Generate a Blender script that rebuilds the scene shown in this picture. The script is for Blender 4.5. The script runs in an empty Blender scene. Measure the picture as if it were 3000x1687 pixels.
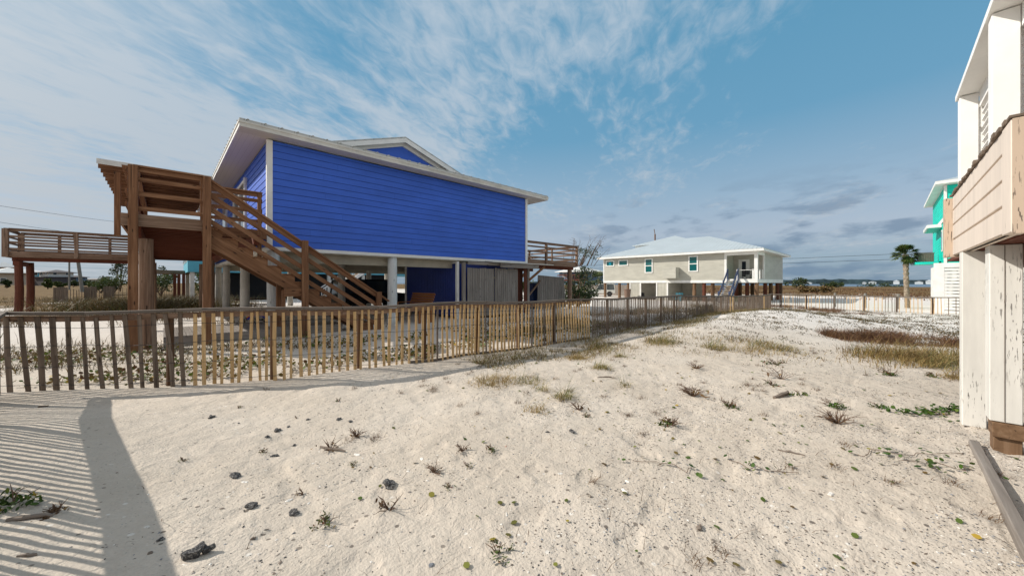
import bpy, math, random
import numpy as np
from mathutils import Vector, Matrix
random.seed(7); rng = np.random.default_rng(7)
SC = bpy.context.scene; COL = SC.collection
PI = math.pi
# ---------------------------------------------------------------- camera (X runs along the houses' fronts, Y away from the beach path)
A = math.radians(46.06); CA, SA = math.cos(A), math.sin(A)
FPX, HZ, EYE = 1060.0, 829.0, 1.6
cd = bpy.data.cameras.new('camera'); cam = bpy.data.objects.new('camera', cd); COL.objects.link(cam)
cam.location = (0, 0, EYE); cam.rotation_euler = (PI/2, 0, A - PI/2)
cd.sensor_width = 36; cd.lens = 36*FPX/3000; cd.shift_y = -14.5/3000; cd.clip_start = .05; cd.clip_end = 9000
SC.camera = cam
# ---------------------------------------------------------------- light
SUN_EL = math.radians(34.5); sh = Vector((-.63, .777, 0)).normalized()
sdir = Vector((sh.x*math.cos(SUN_EL), sh.y*math.cos(SUN_EL), math.sin(SUN_EL)))
sl = bpy.data.lights.new('sun', 'SUN'); sl.energy = 4.95; sl.angle = math.radians(.5); sl.color = (1, .94, .85)
so = bpy.data.objects.new('sun', sl); COL.objects.link(so); so.rotation_euler = sdir.to_track_quat('Z', 'Y').to_euler()
so.location = (-40, 36, 60)
SC.view_settings.view_transform = 'Standard'; SC.view_settings.look = 'None'
SC.view_settings.exposure = 0.0; SC.view_settings.gamma = 1
SC.cycles.max_bounces = 6; SC.cycles.diffuse_bounces = 4; SC.cycles.transparent_max_bounces = 8

class NT:
    """small node builder: every method returns an output socket"""
    def __init__(s, tree): s.t = tree; s.n = tree.nodes; s.l = tree.links
    def put(s, sock, v):
        if v is None: return
        if hasattr(v, 'is_output'): s.l.new(v, sock)
        elif isinstance(v, (tuple, list)) and len(v) == 3 and sock.type == 'RGBA': sock.default_value = (*v, 1)
        else: sock.default_value = v
    def math(s, op, a, b=None, c=None, clamp=False):
        n = s.n.new('ShaderNodeMath'); n.operation = op; n.use_clamp = clamp
        for i, v in enumerate((a, b, c)): s.put(n.inputs[i], v)
        return n.outputs[0]
    def vm(s, op, a, b=None):
        n = s.n.new('ShaderNodeVectorMath'); n.operation = op
        s.put(n.inputs[0], a); s.put(n.inputs[1], b)
        return n.outputs['Value'] if op in ('DOT_PRODUCT', 'LENGTH') else n.outputs[0]
    def xyz(s, x, y, z=0.0):
        n = s.n.new('ShaderNodeCombineXYZ')
        for i, v in enumerate((x, y, z)): s.put(n.inputs[i], v)
        return n.outputs[0]
    def sep(s, v):
        n = s.n.new('ShaderNodeSeparateXYZ'); s.put(n.inputs[0], v); return n.outputs
    def noise(s, vec, scale=1., detail=4., rough=.5, dist=0., color=False):
        n = s.n.new('ShaderNodeTexNoise'); s.put(n.inputs['Vector'], vec)
        n.inputs['Scale'].default_value = scale; n.inputs['Detail'].default_value = detail
        n.inputs['Roughness'].default_value = rough; n.inputs['Distortion'].default_value = dist
        return n.outputs['Color' if color else 'Fac']
    def vor(s, vec, scale, out='Distance', feature='F1'):
        n = s.n.new('ShaderNodeTexVoronoi'); n.feature = feature; s.put(n.inputs['Vector'], vec); n.inputs['Scale'].default_value = scale
        return n.outputs[out]
    def step(s, v, lo, hi, a=0., b=1.):
        n = s.n.new('ShaderNodeMapRange'); n.interpolation_type = 'SMOOTHSTEP'; s.put(n.inputs['Value'], v)
        for k, q in zip(('From Min', 'From Max', 'To Min', 'To Max'), (lo, hi, a, b)): s.put(n.inputs[k], q)
        return n.outputs[0]
    def mix(s, f, a, b, mode='MIX'):
        n = s.n.new('ShaderNodeMix'); n.data_type = 'RGBA'; n.blend_type = mode
        s.put(n.inputs[0], f); s.put(n.inputs[6], a); s.put(n.inputs[7], b); return n.outputs[2]
    def ramp(s, f, stops):
        n = s.n.new('ShaderNodeValToRGB'); s.put(n.inputs[0], f); e = n.color_ramp.elements
        while len(e) < len(stops): e.new(.5)
        for q, (p, c) in zip(e, stops): q.position = p; q.color = (*c, 1)
        return n.outputs[0]
    def attr(s, name, out='Vector'):
        n = s.n.new('ShaderNodeAttribute'); n.attribute_name = name; return n.outputs[out]
    def coord(s, out='Object'): return s.n.new('ShaderNodeTexCoord').outputs[out]
    def pos(s): return s.n.new('ShaderNodeNewGeometry').outputs['Position']
    def bump(s, h, strength=.3, dist=.02):
        n = s.n.new('ShaderNodeBump'); s.put(n.inputs['Height'], h)
        n.inputs['Strength'].default_value = strength; n.inputs['Distance'].default_value = dist; return n.outputs[0]
    def mapping(s, v, sc): return s.vm('MULTIPLY', v, sc)

# ---------------------------------------------------------------- sky
W = bpy.data.worlds.new('World'); SC.world = W; W.use_nodes = True
w = NT(W.node_tree); w.n.clear()
sky = w.n.new('ShaderNodeTexSky'); sky.sky_type = 'NISHITA'; sky.sun_disc = False
sky.sun_elevation = SUN_EL; sky.sun_rotation = math.atan2(sh.x, sh.y); sky.air_density = 1.0; sky.dust_density = .6; sky.ozone_density = 1.6
d = w.coord('Generated')
f_ = w.vm('DOT_PRODUCT', d, (CA, SA, 0)); r_ = w.vm('DOT_PRODUCT', d, (SA, -CA, 0)); z_ = w.sep(d)[2]
zc = w.math('ADD', w.math('MAXIMUM', z_, 0.0), .05)
c_ = w.math('DIVIDE', f_, zc); l_ = w.math('DIVIDE', r_, zc)
t = math.radians(17); ct, st = math.cos(t), math.sin(t)
al = w.math('ADD', w.math('MULTIPLY', c_, ct), w.math('MULTIPLY', l_, st))
ac = w.math('SUBTRACT', w.math('MULTIPLY', l_, ct), w.math('MULTIPLY', c_, st))
n1 = w.noise(w.xyz(w.math('MULTIPLY', al, .62), w.math('MULTIPLY', ac, 1.35), 3.1), 1.7, 9, .56, .35)
n2 = w.noise(w.xyz(w.math('MULTIPLY', al, .35), w.math('MULTIPLY', ac, .6), 8.2), 1.2, 3, .5, .3)
n3 = w.noise(w.xyz(w.math('MULTIPLY', al, 3.0), w.math('MULTIPLY', ac, 6.0), 1.2), 2.2, 5, .6, .5)
macro = w.math('ADD', l_, w.math('MULTIPLY', c_, .65))
mac = w.step(macro, .75, 2.1, .17, -.12)
dens = w.math('ADD', w.math('ADD', w.math('MULTIPLY', n1, .75), w.math('MULTIPLY', n2, .66)), mac)
dens = w.math('ADD', dens, w.math('MULTIPLY', w.math('SUBTRACT', n3, .5), w.step(al, .2, 1.4, .3, .62)))
cm = w.math('MULTIPLY', w.step(dens, .59, 1.02), .95)
# blue sky: the Nishita sky, tinted to the deep teal blue of the photograph and paling to the horizon
grad = w.ramp(z_, [(0, (.19, .30, .43)), (.05, (.27, .38, .50)), (.12, (.42, .50, .605)), (.22, (.31, .46, .60)), (.36, (.15, .37, .555)), (.6, (.11, .34, .53)), (1, (.10, .28, .46))])
blue = w.mix(.15, grad, w.mix(1, sky.outputs[0], (.11, .11, .11), 'MULTIPLY'))
# unseen sky around the sun and overhead, brightened as added fill light
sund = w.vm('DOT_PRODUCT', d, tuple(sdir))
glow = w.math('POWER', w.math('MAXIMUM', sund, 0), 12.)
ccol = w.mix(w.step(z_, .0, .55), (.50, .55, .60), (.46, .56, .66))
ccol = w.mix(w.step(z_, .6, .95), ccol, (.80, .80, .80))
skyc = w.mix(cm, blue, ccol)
# low grey-blue cumulus near the horizon
az = w.math('ARCTAN2', r_, f_)
pv = w.xyz(w.math('MULTIPLY', az, 5.5), w.math('MULTIPLY', z_, 19.), 4.7)
puff = w.step(w.noise(pv, 1.6, 5, .55, .2), .46, .66)
puff = w.math('MULTIPLY', puff, w.math('MULTIPLY', w.step(z_, .27, .12), w.step(az, .05, .35)))
skyc = w.mix(w.math('MULTIPLY', puff, .7), skyc, (.16, .245, .36))
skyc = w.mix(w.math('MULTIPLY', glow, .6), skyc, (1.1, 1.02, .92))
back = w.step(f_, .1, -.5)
skyc = w.mix(w.math('MULTIPLY', back, .7), skyc, (.62, .63, .66))  # sky behind the camera, out of view, paled to add fill light
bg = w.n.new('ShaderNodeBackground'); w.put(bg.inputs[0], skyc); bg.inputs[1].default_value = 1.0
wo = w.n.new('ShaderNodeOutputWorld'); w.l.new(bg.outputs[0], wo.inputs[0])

# ---------------------------------------------------------------- materials
MATS = {}
def new_mat(name):
    m = bpy.data.materials.new(name); m.use_nodes = True; q = NT(m.node_tree); b = q.n['Principled BSDF']; MATS[name] = m
    return m, q, b
def plain(name, c, rough=.6, var=.12, scale=3., bump=0., metal=0., spec=.4, bscale=None):
    m, q, b = new_mat(name); co = q.coord()
    n = q.noise(co, scale, 5, .6); hi = tuple(min(1, x*(1+var)) for x in c); lo = tuple(x*(1-var) for x in c)
    q.put(b.inputs['Base Color'], q.mix(q.step(n, .3, .7), lo, hi)); b.inputs['Roughness'].default_value = rough
    b.inputs['Metallic'].default_value = metal; b.inputs['Specular IOR Level'].default_value = spec
    if bump: q.put(b.inputs['Normal'], q.bump(q.noise(co, bscale or scale*6, 4, .6), bump, .01))
    return m
def wood(name, dark, mid, light, crack=.5, rough=.8, grey=None):
    m, q, b = new_mat(name); g = q.attr('grain')
    a = q.noise(q.mapping(g, (1.1, 22, 22)), 1., 6, .6, .4); c = q.noise(q.mapping(g, (.5, 1.6, 1.6)), 1.6, 3, .5)
    col = q.ramp(q.math('ADD', q.math('MULTIPLY', a, .7), q.math('MULTIPLY', c, .3)), [(.25, dark), (.5, mid), (.72, light)])
    if grey:
        col = q.mix(q.math('MULTIPLY', q.step(q.noise(q.mapping(g, (.9, 5, 5)), 1., 5, .6), .45, .68), .7), col, grey)
    ck = q.noise(q.mapping(g, (.7, 34, 34)), 1., 3, .5, .6)
    cm_ = q.math('MULTIPLY', q.step(ck, .66, .72), crack)
    kn = q.vor(q.mapping(g, (2.2, 9, 9)), 1.)
    cm_ = q.math('MAXIMUM', cm_, q.math('MULTIPLY', q.step(kn, .16, .07), crack))
    col = q.mix(cm_, col, tuple(x*.3 for x in dark))
    q.put(b.inputs['Base Color'], col); b.inputs['Roughness'].default_value = rough; b.inputs['Specular IOR Level'].default_value = .25
    q.put(b.inputs['Normal'], q.bump(q.math('SUBTRACT', a, q.math('MULTIPLY', cm_, 1.5)), .5, .006))
    return m
def leafmat(name, stops, rough=.55, trans=.15):
    m, q, b = new_mat(name); col = q.ramp(q.attr('tint', 'Fac'), stops)
    q.put(b.inputs['Base Color'], col); b.inputs['Roughness'].default_value = rough; b.inputs['Specular IOR Level'].default_value = .3
    tr = q.n.new('ShaderNodeBsdfTranslucent'); q.put(tr.inputs[0], col); mx = q.n.new('ShaderNodeMixShader'); mx.inputs[0].default_value = trans
    q.l.new(b.outputs[0], mx.inputs[1]); q.l.new(tr.outputs[0], mx.inputs[2]); q.l.new(mx.outputs[0], q.n['Material Output'].inputs[0])
    return m
def peeling(name, c, fleck, amount=.62, rough=.6):
    m, q, b = new_mat(name); co = q.coord()
    n = q.noise(q.mapping(co, (70, 70, 9)), 1., 3, .55); n2 = q.noise(q.mapping(co, (3, 3, .9)), 1., 3, .5)
    k = q.math('MULTIPLY', q.step(n, amount, amount+.035), q.step(n2, .42, .62))
    dirt = q.noise(q.mapping(co, (5, 5, .8)), 1., 5, .65)
    base = q.mix(q.step(dirt, .35, .75), c, tuple(x*.84 for x in c))
    q.put(b.inputs['Base Color'], q.mix(k, base, fleck)); b.inputs['Roughness'].default_value = rough
    q.put(b.inputs['Normal'], q.bump(q.math('SUBTRACT', q.math('MULTIPLY', dirt, .3), k), .4, .004)); return m

wood('deck_brown', (.075, .034, .017), (.195, .092, .045), (.34, .185, .10), .9)
wood('deck_red', (.075, .022, .012), (.13, .038, .02), (.19, .062, .034), .3)
wood('deck_worn', (.085, .05, .032), (.215, .135, .09), (.38, .265, .19), .9)
wood('old_grey', (.12, .10, .085), (.23, .20, .175), (.36, .325, .29), .8)
wood('old_slat', (.075, .055, .04), (.16, .12, .09), (.27, .21, .16), .7)
wood('pale_slat', (.30, .18, .075), (.54, .355, .17), (.70, .50, .28), .45)
wood('rail_grey', (.075, .058, .046), (.145, .118, .096), (.24, .20, .168), .7)
wood('plank_grey', (.13, .11, .095), (.235, .205, .18), (.36, .325, .29), .8)
wood('post_dark', (.05, .028, .016), (.10, .055, .03), (.16, .09, .05), .7)
wood('pile_brown', (.10, .055, .03), (.17, .10, .055), (.25, .16, .10), .7)
wood('pile_red', (.06, .02, .012), (.115, .036, .02), (.17, .06, .032), .4)
wood('bench_orange', (.18, .07, .025), (.30, .12, .04), (.38, .17, .065), .2, .55)
wood('driftwood', (.10, .075, .055), (.20, .16, .13), (.33, .28, .24), .6)
wood('pile_white', (.40, .42, .42), (.62, .63, .62), (.70, .70, .68), .75)
plain('white_trim', (.74, .73, .70), .5, .07, 2, .1)
plain('white_dirty', (.60, .58, .53), .6, .14, 1.4, .1)
plain('porch_white', (.86, .85, .82), .5, .05, 2, .1)
plain('cream_beam', (.42, .38, .30), .65, .12, 2)
plain('concrete', (.46, .44, .40), .85, .15, 2, .2)
plain('shade_black', (.012, .012, .013), .8, .1)
plain('dark_metal', (.05, .05, .055), .45, .1)
plain('grey_siding', (.47, .45, .385), .6, .07, 1.2)
plain('teal_paint', (.0, .56, .45), .5, .08, 1.)
plain('turq_paint', (.10, .40, .52), .6, .08, 1.)
plain('tan_wall', (.48, .40, .31), .8, .08, .5)
plain('tan_roof', (.30, .27, .25), .7, .1, 1.)
plain('dark_roof', (.07, .06, .065), .7, .15, 1.)
plain('white_wall', (.68, .68, .66), .7, .06, .5)
plain('slate_blue', (.10, .16, .24), .6, .1)
plain('navy_paint', (.035, .055, .12), .45, .12)
plain('bin_blue', (.012, .04, .14), .4, .1)
plain('clay', (.17, .105, .075), .6, .1)
plain('turq_plastic', (.0, .36, .50), .4, .05)
plain('green_plastic', (.01, .22, .08), .4, .05)
plain('black_plastic', (.02, .02, .022), .4, .1)
plain('rubber', (.02, .02, .02), .8, .1)
plain('car_white', (.72, .73, .70), .25, .03)
plain('car_black', (.012, .014, .017), .2, .05)
plain('red_cloth', (.50, .03, .03), .8, .1); plain('blue_cloth', (.02, .05, .30), .8, .1); plain('yellow_cloth', (.50, .42, .05), .8, .1)
plain('cable', (.03, .03, .035), .6, .05)
plain('ac_metal', (.17, .14, .11), .6, .2, 20)
plain('pole_wood', (.20, .19, .17), .8, .15, 2)
m_, q_, b_ = new_mat('asphalt_chunk'); c_o = q_.coord(); q_.put(b_.inputs['Base Color'], q_.ramp(q_.noise(c_o, 90, 5, .7), [(.35, (.03, .03, .032)), (.52, (.085, .08, .078)), (.62, (.30, .29, .27))])); b_.inputs['Roughness'].default_value = .95; q_.put(b_.inputs['Normal'], q_.bump(q_.noise(c_o, 45, 4, .6), 1., .02))
plain('shell_white', (.80, .76, .70), .5, .1, 20)
plain('shell_pink', (.62, .34, .26), .5, .1, 20)
plain('stone_grey', (.22, .23, .25), .8, .25, 25, .4)
plain('stem', (.13, .075, .045), .8, .25, 12)
plain('trunk', (.26, .21, .155), .9, .3, 8, .7)
plain('far_trees', (.016, .034, .043), .95, .35, .05)
plain('shore_white', (.62, .66, .68), .7, .05)
peeling('tan_paint', (.71, .61, .52), (.16, .12, .09), .70)
peeling('tan_end', (.52, .40, .30), (.08, .06, .045), .60)
peeling('column_white', (.72, .70, .65), (.11, .10, .09), .60)
def glass(name, c):
    m, q, b = new_mat(name); b.inputs['Roughness'].default_value = .08; q.put(b.inputs['Base Color'], c); b.inputs['Specular IOR Level'].default_value = .8
glass('glass_dark', (.02, .03, .035)); glass('glass_teal', (.01, .10, .10)); glass('glass_grey', (.10, .12, .13))
def lap(name, c):
    m, q, b = new_mat(name); co = q.coord()
    n = q.noise(q.mapping(co, (.5, .5, 1.3)), 1.3, 4, .6); g = q.noise(q.mapping(co, (2, 2, 26)), 1, 4, .6)
    gb = q.sep(q.attr('grain')); bd = q.noise(q.xyz(q.math('MULTIPLY', gb[1], .9), q.math('MULTIPLY', gb[2], .9)), 1., 1, .5)
    k = q.math('ADD', q.math('ADD', q.math('MULTIPLY', n, .62), q.math('MULTIPLY', g, .18)), q.math('MULTIPLY', bd, .2))
    q.put(b.inputs['Base Color'], q.mix(q.step(k, .3, .7), tuple(x*.86 for x in c), tuple(min(1, x*1.12) for x in c)))
    b.inputs['Roughness'].default_value = .5; b.inputs['Specular IOR Level'].default_value = .35
    q.put(b.inputs['Normal'], q.bump(g, .15, .004))
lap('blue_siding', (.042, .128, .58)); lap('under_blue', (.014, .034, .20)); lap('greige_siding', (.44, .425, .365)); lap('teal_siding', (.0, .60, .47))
def metal_roof(name, c, axis):
    m, q, b = new_mat(name); co = q.pos(); s = q.sep(co)[axis]
    fr = q.math('FRACT', q.math('MULTIPLY', s, 1/.42)); rib = q.step(q.math('ABSOLUTE', q.math('SUBTRACT', fr, .5)), .40, .46)
    n = q.noise(co, .5, 4)
    q.put(b.inputs['Base Color'], q.mix(q.step(n, .3, .7), tuple(x*.92 for x in c), c))
    b.inputs['Metallic'].default_value = .15; b.inputs['Roughness'].default_value = .4
    q.put(b.inputs['Normal'], q.bump(rib, 1., .05))
metal_roof('roof_metal_v', (.50, .55, .57), 1); metal_roof('roof_metal_u', (.50, .55, .57), 0); metal_roof('roof_metal_grey', (.46, .46, .43), 0)
m_, q_, b_ = new_mat('soffit'); s_ = q_.sep(q_.coord())
k_ = q_.math('MAXIMUM', q_.step(q_.math('FRACT', q_.math('MULTIPLY', s_[0], 6.5)), .86, .95), q_.step(q_.math('FRACT', q_.math('MULTIPLY', s_[1], .01)), .99, 1.))
q_.put(b_.inputs['Base Color'], q_.mix(q_.math('MULTIPLY', k_, .35), (.66, .62, .56), (.42, .38, .33))); b_.inputs['Roughness'].default_value = .6
leafmat('leaf_green', [(0, (.022, .045, .006)), (.5, (.05, .10, .012)), (.8, (.11, .16, .025)), (1, (.36, .25, .03))])
leafmat('leaf_dry', [(0, (.07, .035, .018)), (.5, (.15, .085, .04)), (1, (.28, .18, .07))])
leafmat('dune_leaf', [(0, (.035, .03, .012)), (.5, (.075, .065, .022)), (.8, (.13, .075, .03)), (1, (.20, .14, .05))])
leafmat('leaf_litter', [(0, (.09, .04, .015)), (.35, (.17, .12, .03)), (.6, (.06, .10, .015)), (.85, (.12, .16, .03)), (1, (.42, .28, .04))])
leafmat('tree_dark', [(0, (.018, .032, .012)), (.6, (.04, .065, .02)), (.9, (.085, .10, .03)), (1, (.20, .18, .04))])
leafmat('bush_green', [(0, (.03, .05, .014)), (.6, (.075, .105, .025)), (1, (.17, .17, .05))])
leafmat('palm_leaf', [(0, (.03, .05, .014)), (.6, (.075, .11, .025)), (1, (.20, .20, .06))])
leafmat('grass_gold', [(0, (.14, .085, .028)), (.45, (.30, .20, .07)), (.75, (.42, .31, .13)), (1, (.13, .15, .035))])
leafmat('grass_green', [(0, (.06, .085, .02)), (.5, (.13, .15, .04)), (.8, (.30, .23, .08)), (1, (.42, .32, .14))])
leafmat('straw', [(0, (.10, .06, .02)), (.35, (.26, .17, .06)), (.7, (.38, .27, .11)), (.88, (.20, .17, .05)), (1, (.10, .11, .03))])
leafmat('grass_mix', [(0, (.085, .06, .018)), (.35, (.22, .14, .045)), (.6, (.34, .24, .095)), (.8, (.16, .15, .04)), (1, (.085, .10, .025))])
leafmat('grass_red', [(0, (.05, .022, .012)), (.45, (.12, .052, .026)), (.75, (.21, .105, .05)), (1, (.28, .19, .08))])
leafmat('scrub', [(0, (.05, .035, .014)), (.45, (.125, .08, .028)), (.8, (.22, .145, .055)), (1, (.075, .095, .022))])
leafmat('plant_red', [(0, (.03, .055, .012)), (.5, (.07, .11, .02)), (.75, (.15, .13, .03)), (1, (.20, .05, .02))])
# sand and the scrubby soil: 'veg' is painted on the ground's vertices where plants have turned the sand to litter
m_, q_, b_ = new_mat('sand'); P = q_.pos(); veg = q_.attr('veg', 'Fac')
na = q_.noise(P, .55, 5, .6); nb = q_.noise(P, 9, 6, .65); nc = q_.noise(P, 60, 3, .6)
base = q_.mix(q_.step(na, .3, .72), (.52, .452, .372), (.61, .54, .458))
base = q_.mix(q_.math('MULTIPLY', q_.step(nb, .45, .75), .35), base, (.47, .40, .335))
base = q_.mix(q_.math('MULTIPLY', q_.step(nc, .35, .75), .30), base, (.42, .355, .30))
wh = q_.attr('white', 'Fac'); base = q_.mix(wh, base, (.70, .66, .62))
spk = q_.vor(P, 17., 'Distance'); sc_ = q_.vor(P, 17., 'Color'); rr = q_.sep(sc_)
msk = q_.math('MULTIPLY', q_.step(spk, q_.math('MULTIPLY', rr[1], .34), q_.math('MULTIPLY', rr[1], .24)), q_.math('GREATER_THAN', rr[0], .62))
msk = q_.math('MULTIPLY', msk, q_.step(q_.noise(P, .5, 3), .34, .6, .25, 1.))
sp2 = q_.vor(P, 48., 'Distance'); c2 = q_.sep(q_.vor(P, 48., 'Color')); m2 = q_.math('MULTIPLY', q_.math('MULTIPLY', q_.step(sp2, .30, .18), q_.math('GREATER_THAN', c2[0], .72)), q_.step(q_.noise(P, .8, 3), .36, .6))
base = q_.mix(q_.math('MULTIPLY', m2, .7), base, q_.mix(q_.math('GREATER_THAN', c2[1], .8), (.13, .11, .095), (.70, .66, .60)))
base = q_.mix(q_.math('MULTIPLY', msk, .85), base, q_.mix(q_.math('GREATER_THAN', rr[2], .75), (.12, .10, .085), (.72, .68, .62)))
soil = q_.ramp(q_.noise(P, .9, 7, .68), [(.3, (.075, .045, .02)), (.5, (.14, .088, .038)), (.68, (.23, .155, .07))])
sp = q_.step(q_.noise(P, .35, 6, .65), q_.math('SUBTRACT', .86, q_.math('MULTIPLY', veg, .62)), q_.math('SUBTRACT', .93, q_.math('MULTIPLY', veg, .62)))
q_.put(b_.inputs['Base Color'], q_.mix(q_.math('MULTIPLY', sp, q_.math('MINIMUM', q_.math('MULTIPLY', veg, 3.), 1.)), base, soil))
b_.inputs['Roughness'].default_value = .95; b_.inputs['Specular IOR Level'].default_value = .1
hh = q_.math('ADD', q_.math('MULTIPLY', q_.noise(P, 7, 5, .6, .3), 1.), q_.math('MULTIPLY', nc, .22))
q_.put(b_.inputs['Normal'], q_.bump(hh, .8, .04))
m_, q_, b_ = new_mat('water'); P = q_.pos()
q_.put(b_.inputs['Base Color'], (.06, .10, .15)); b_.inputs['Roughness'].default_value = .25
q_.put(b_.inputs['Normal'], q_.bump(q_.noise(q_.mapping(P, (.3, .08, 1)), 1., 3), .3, .3))

# ---------------------------------------------------------------- mesh helpers
ORG = {}
def vnoise(x, y, seed=0):
    xi = np.floor(x).astype(np.int64); yi = np.floor(y).astype(np.int64); xf = x-xi; yf = y-yi
    def h(a, b):
        n = (a*374761393 + b*668265263 + seed*982451653) & 0xffffffff
        n = ((n ^ (n >> 13))*1274126177) & 0xffffffff
        return ((n ^ (n >> 16)) & 0xffff)/65535.
    sx = xf*xf*(3-2*xf); sy = yf*yf*(3-2*yf)
    return (h(xi, yi)*(1-sx)+h(xi+1, yi)*sx)*(1-sy) + (h(xi, yi+1)*(1-sx)+h(xi+1, yi+1)*sx)*sy
def sst(a, b, x):
    t_ = np.clip((x-a)/(b-a), 0, 1); return t_*t_*(3-2*t_)
def gz(u, v):
    u = np.asarray(u, float); v = np.asarray(v, float); r = np.hypot(u, v)
    z = -.5*sst(10, 34, u)*sst(40, 20, v) - .15*sst(34, 60, u)
    z = z + .52*np.exp(-((u-21)/5.5)**2-((v-3.6)/2.9)**2) + .16*np.exp(-((u-12)/3.)**2-((v-3.9)/1.6)**2)
    k = sst(120, 20, r)
    z = z + .24*sst(1.1, -1.5, u)*sst(7.8, 5.6, v) + sst(16, 6, r)*(.011*(vnoise(u/.17, v/.17, 13)-.5) + .02*np.abs(vnoise(u/.55+v/.9, v/1.1, 14)-.5)*sst(-.6, 1.2, u) - .016*sst(.70, .86, vnoise(u/.24+.3*v, v/.19, 15))*sst(-.4, .9, u))
    z = z + k*(.09*(vnoise(u/2.3, v/2.3, 1)-.5) + .034*(vnoise(u/.8, v/.8, 2)-.5)*sst(-1.5, 2, u) + .014*(vnoise(u/.33, v/.33, 3)-.5)*sst(-1.2, 1, u))
    z = z + .5*(vnoise(u/19., v/19., 5)-.5)*sst(34, 60, r)*sst(300, 150, r)
    z = z + .4*sst(45, 75, v)*sst(30, 0, u)*vnoise(u/25., v/25., 9)
    shore = 325 + 50*(vnoise(v/60., v*0+.5, 6)-.5)
    return z - 2.0*sst(-12, 25, u-shore)
def g1(u, v): return float(gz(u, v))
def ray(x): r = (x-1500)/FPX; return CA+SA*r, SA-CA*r      # per metre of depth
def G(x, y):
    """ground point that lies at this place of the view (photograph pixels)"""
    a, b = ray(x); z = 0.
    for _ in range(25):
        dd = FPX*(EYE-z)/(y-HZ); z = .5*z+.5*g1(a*dd, b*dd)
    return a*dd, b*dd, g1(a*dd, b*dd)
class MB:
    def __init__(s): s.v = []; s.f = []; s.g = []; s.m = []
    def add(s, vs, fs, gr=None, mat=0):
        o = len(s.v); s.v += [tuple(p) for p in vs]; s.f += [tuple(i+o for i in q) for q in fs]; s.m += [mat]*len(fs)
        s.g += [tuple(p) for p in (gr if gr is not None else vs)]; return s
    def hexa(s, P8, mat=0, dims=None):
        fs = [(0, 3, 2, 1), (4, 5, 6, 7), (0, 1, 5, 4), (1, 2, 6, 5), (2, 3, 7, 6), (3, 0, 4, 7)]
        p = [Vector(q) for q in P8]; L = [(p[1]-p[0]).length, (p[3]-p[0]).length, (p[4]-p[0]).length]
        k = max(range(3), key=lambda i: L[i]); o = [random.uniform(0, 50) for _ in range(3)]
        sg = [(0, 0, 0), (1, 0, 0), (1, 1, 0), (0, 1, 0), (0, 0, 1), (1, 0, 1), (1, 1, 1), (0, 1, 1)]
        order = [k]+[i for i in range(3) if i != k]
        gr = [tuple(o[j]+q[i]*L[i] for j, i in enumerate(order)) for q in sg]
        return s.add(P8, fs, gr, mat)
    def box(s, x0, x1, y0, y1, z0, z1, mat=0):
        return s.hexa([(x0, y0, z0), (x1, y0, z0), (x1, y1, z0), (x0, y1, z0), (x0, y0, z1), (x1, y0, z1), (x1, y1, z1), (x0, y1, z1)], mat)
    def beam(s, p0, p1, wd, ht, mat=0, up=(0, 0, 1), jit=0.):
        p0 = Vector(p0); p1 = Vector(p1); x = (p1-p0).normalized(); up = Vector(up)
        if abs(x.dot(up)) > .98: up = Vector((1, 0, 0))
        y = up.cross(x).normalized(); z = x.cross(y)
        c = [(-wd/2, -ht/2), (wd/2, -ht/2), (wd/2, ht/2), (-wd/2, ht/2)]
        a = [p0+y*i+z*j for i, j in c]; b = [p1+y*i+z*j for i, j in c]
        return s.hexa([a[0], b[0], b[1], a[1], a[3], b[3], b[2], a[2]], mat)
    def tube(s, pts, rad, seg=10, mat=0, cap=True, jit=0.):
        pts = [Vector(p) for p in pts]; rad = rad if hasattr(rad, '__len__') else [rad]*len(pts); vs = []; gr = []; o = random.uniform(0, 40); L = 0
        for i, p in enumerate(pts):
            t_ = (pts[min(i+1, len(pts)-1)]-pts[max(i-1, 0)]).normalized()
            a = t_.cross(Vector((0, 1, 0)) if abs(t_.y) < .9 else Vector((1, 0, 0))).normalized(); b = t_.cross(a)
            if i: L += (p-pts[i-1]).length
            for k in range(seg):
                an = 2*PI*k/seg; rr = rad[i]*(1+random.uniform(-jit, jit)); vs.append(p+a*math.cos(an)*rr+b*math.sin(an)*rr)
                gr.append((L+o, o+rad[i]*math.cos(an), o+rad[i]*math.sin(an)))
        n = len(pts); fs = [(i*seg+k, i*seg+(k+1) % seg, (i+1)*seg+(k+1) % seg, (i+1)*seg+k) for i in range(n-1) for k in range(seg)]
        if cap: fs += [tuple(range(seg))[::-1], tuple((n-1)*seg+k for k in range(seg))]
        return s.add(vs, fs, gr, mat)
    def prism(s, poly, off, mat=0):
        """poly: list of 3-D points of a planar outline, off: extrusion vector"""
        n = len(poly); a = [Vector(p) for p in poly]; b = [p+Vector(off) for p in a]; o = random.uniform(0, 30)
        fs = [tuple(range(n))[::-1], tuple(range(n, 2*n))]+[(i, (i+1) % n, n+(i+1) % n, n+i) for i in range(n)]
        return s.add(a+b, fs, [(p.x+p.y+o, p.z, 0) for p in a+b], mat)
    def build(s, name, mat, parent=None, bevel=0., smooth=False):
        off = ORG.get(parent.name, Vector((0, 0, 0))) if parent else Vector((0, 0, 0))
        me = bpy.data.meshes.new(name); me.from_pydata([tuple(Vector(p)-off) for p in s.v], [], s.f)
        for mm in (mat if isinstance(mat, (list, tuple)) else [mat]): me.materials.append(MATS[mm])
        me.polygons.foreach_set('material_index', s.m)
        at = me.attributes.new('grain', 'FLOAT_VECTOR', 'POINT'); at.data.foreach_set('vector', np.array(s.g, float).ravel())
        if smooth: me.polygons.foreach_set('use_smooth', [True]*len(me.polygons))
        me.update(); o = bpy.data.objects.new(name, me); COL.objects.link(o)
        if parent: o.parent = parent; ORG[o.name] = off
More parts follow.
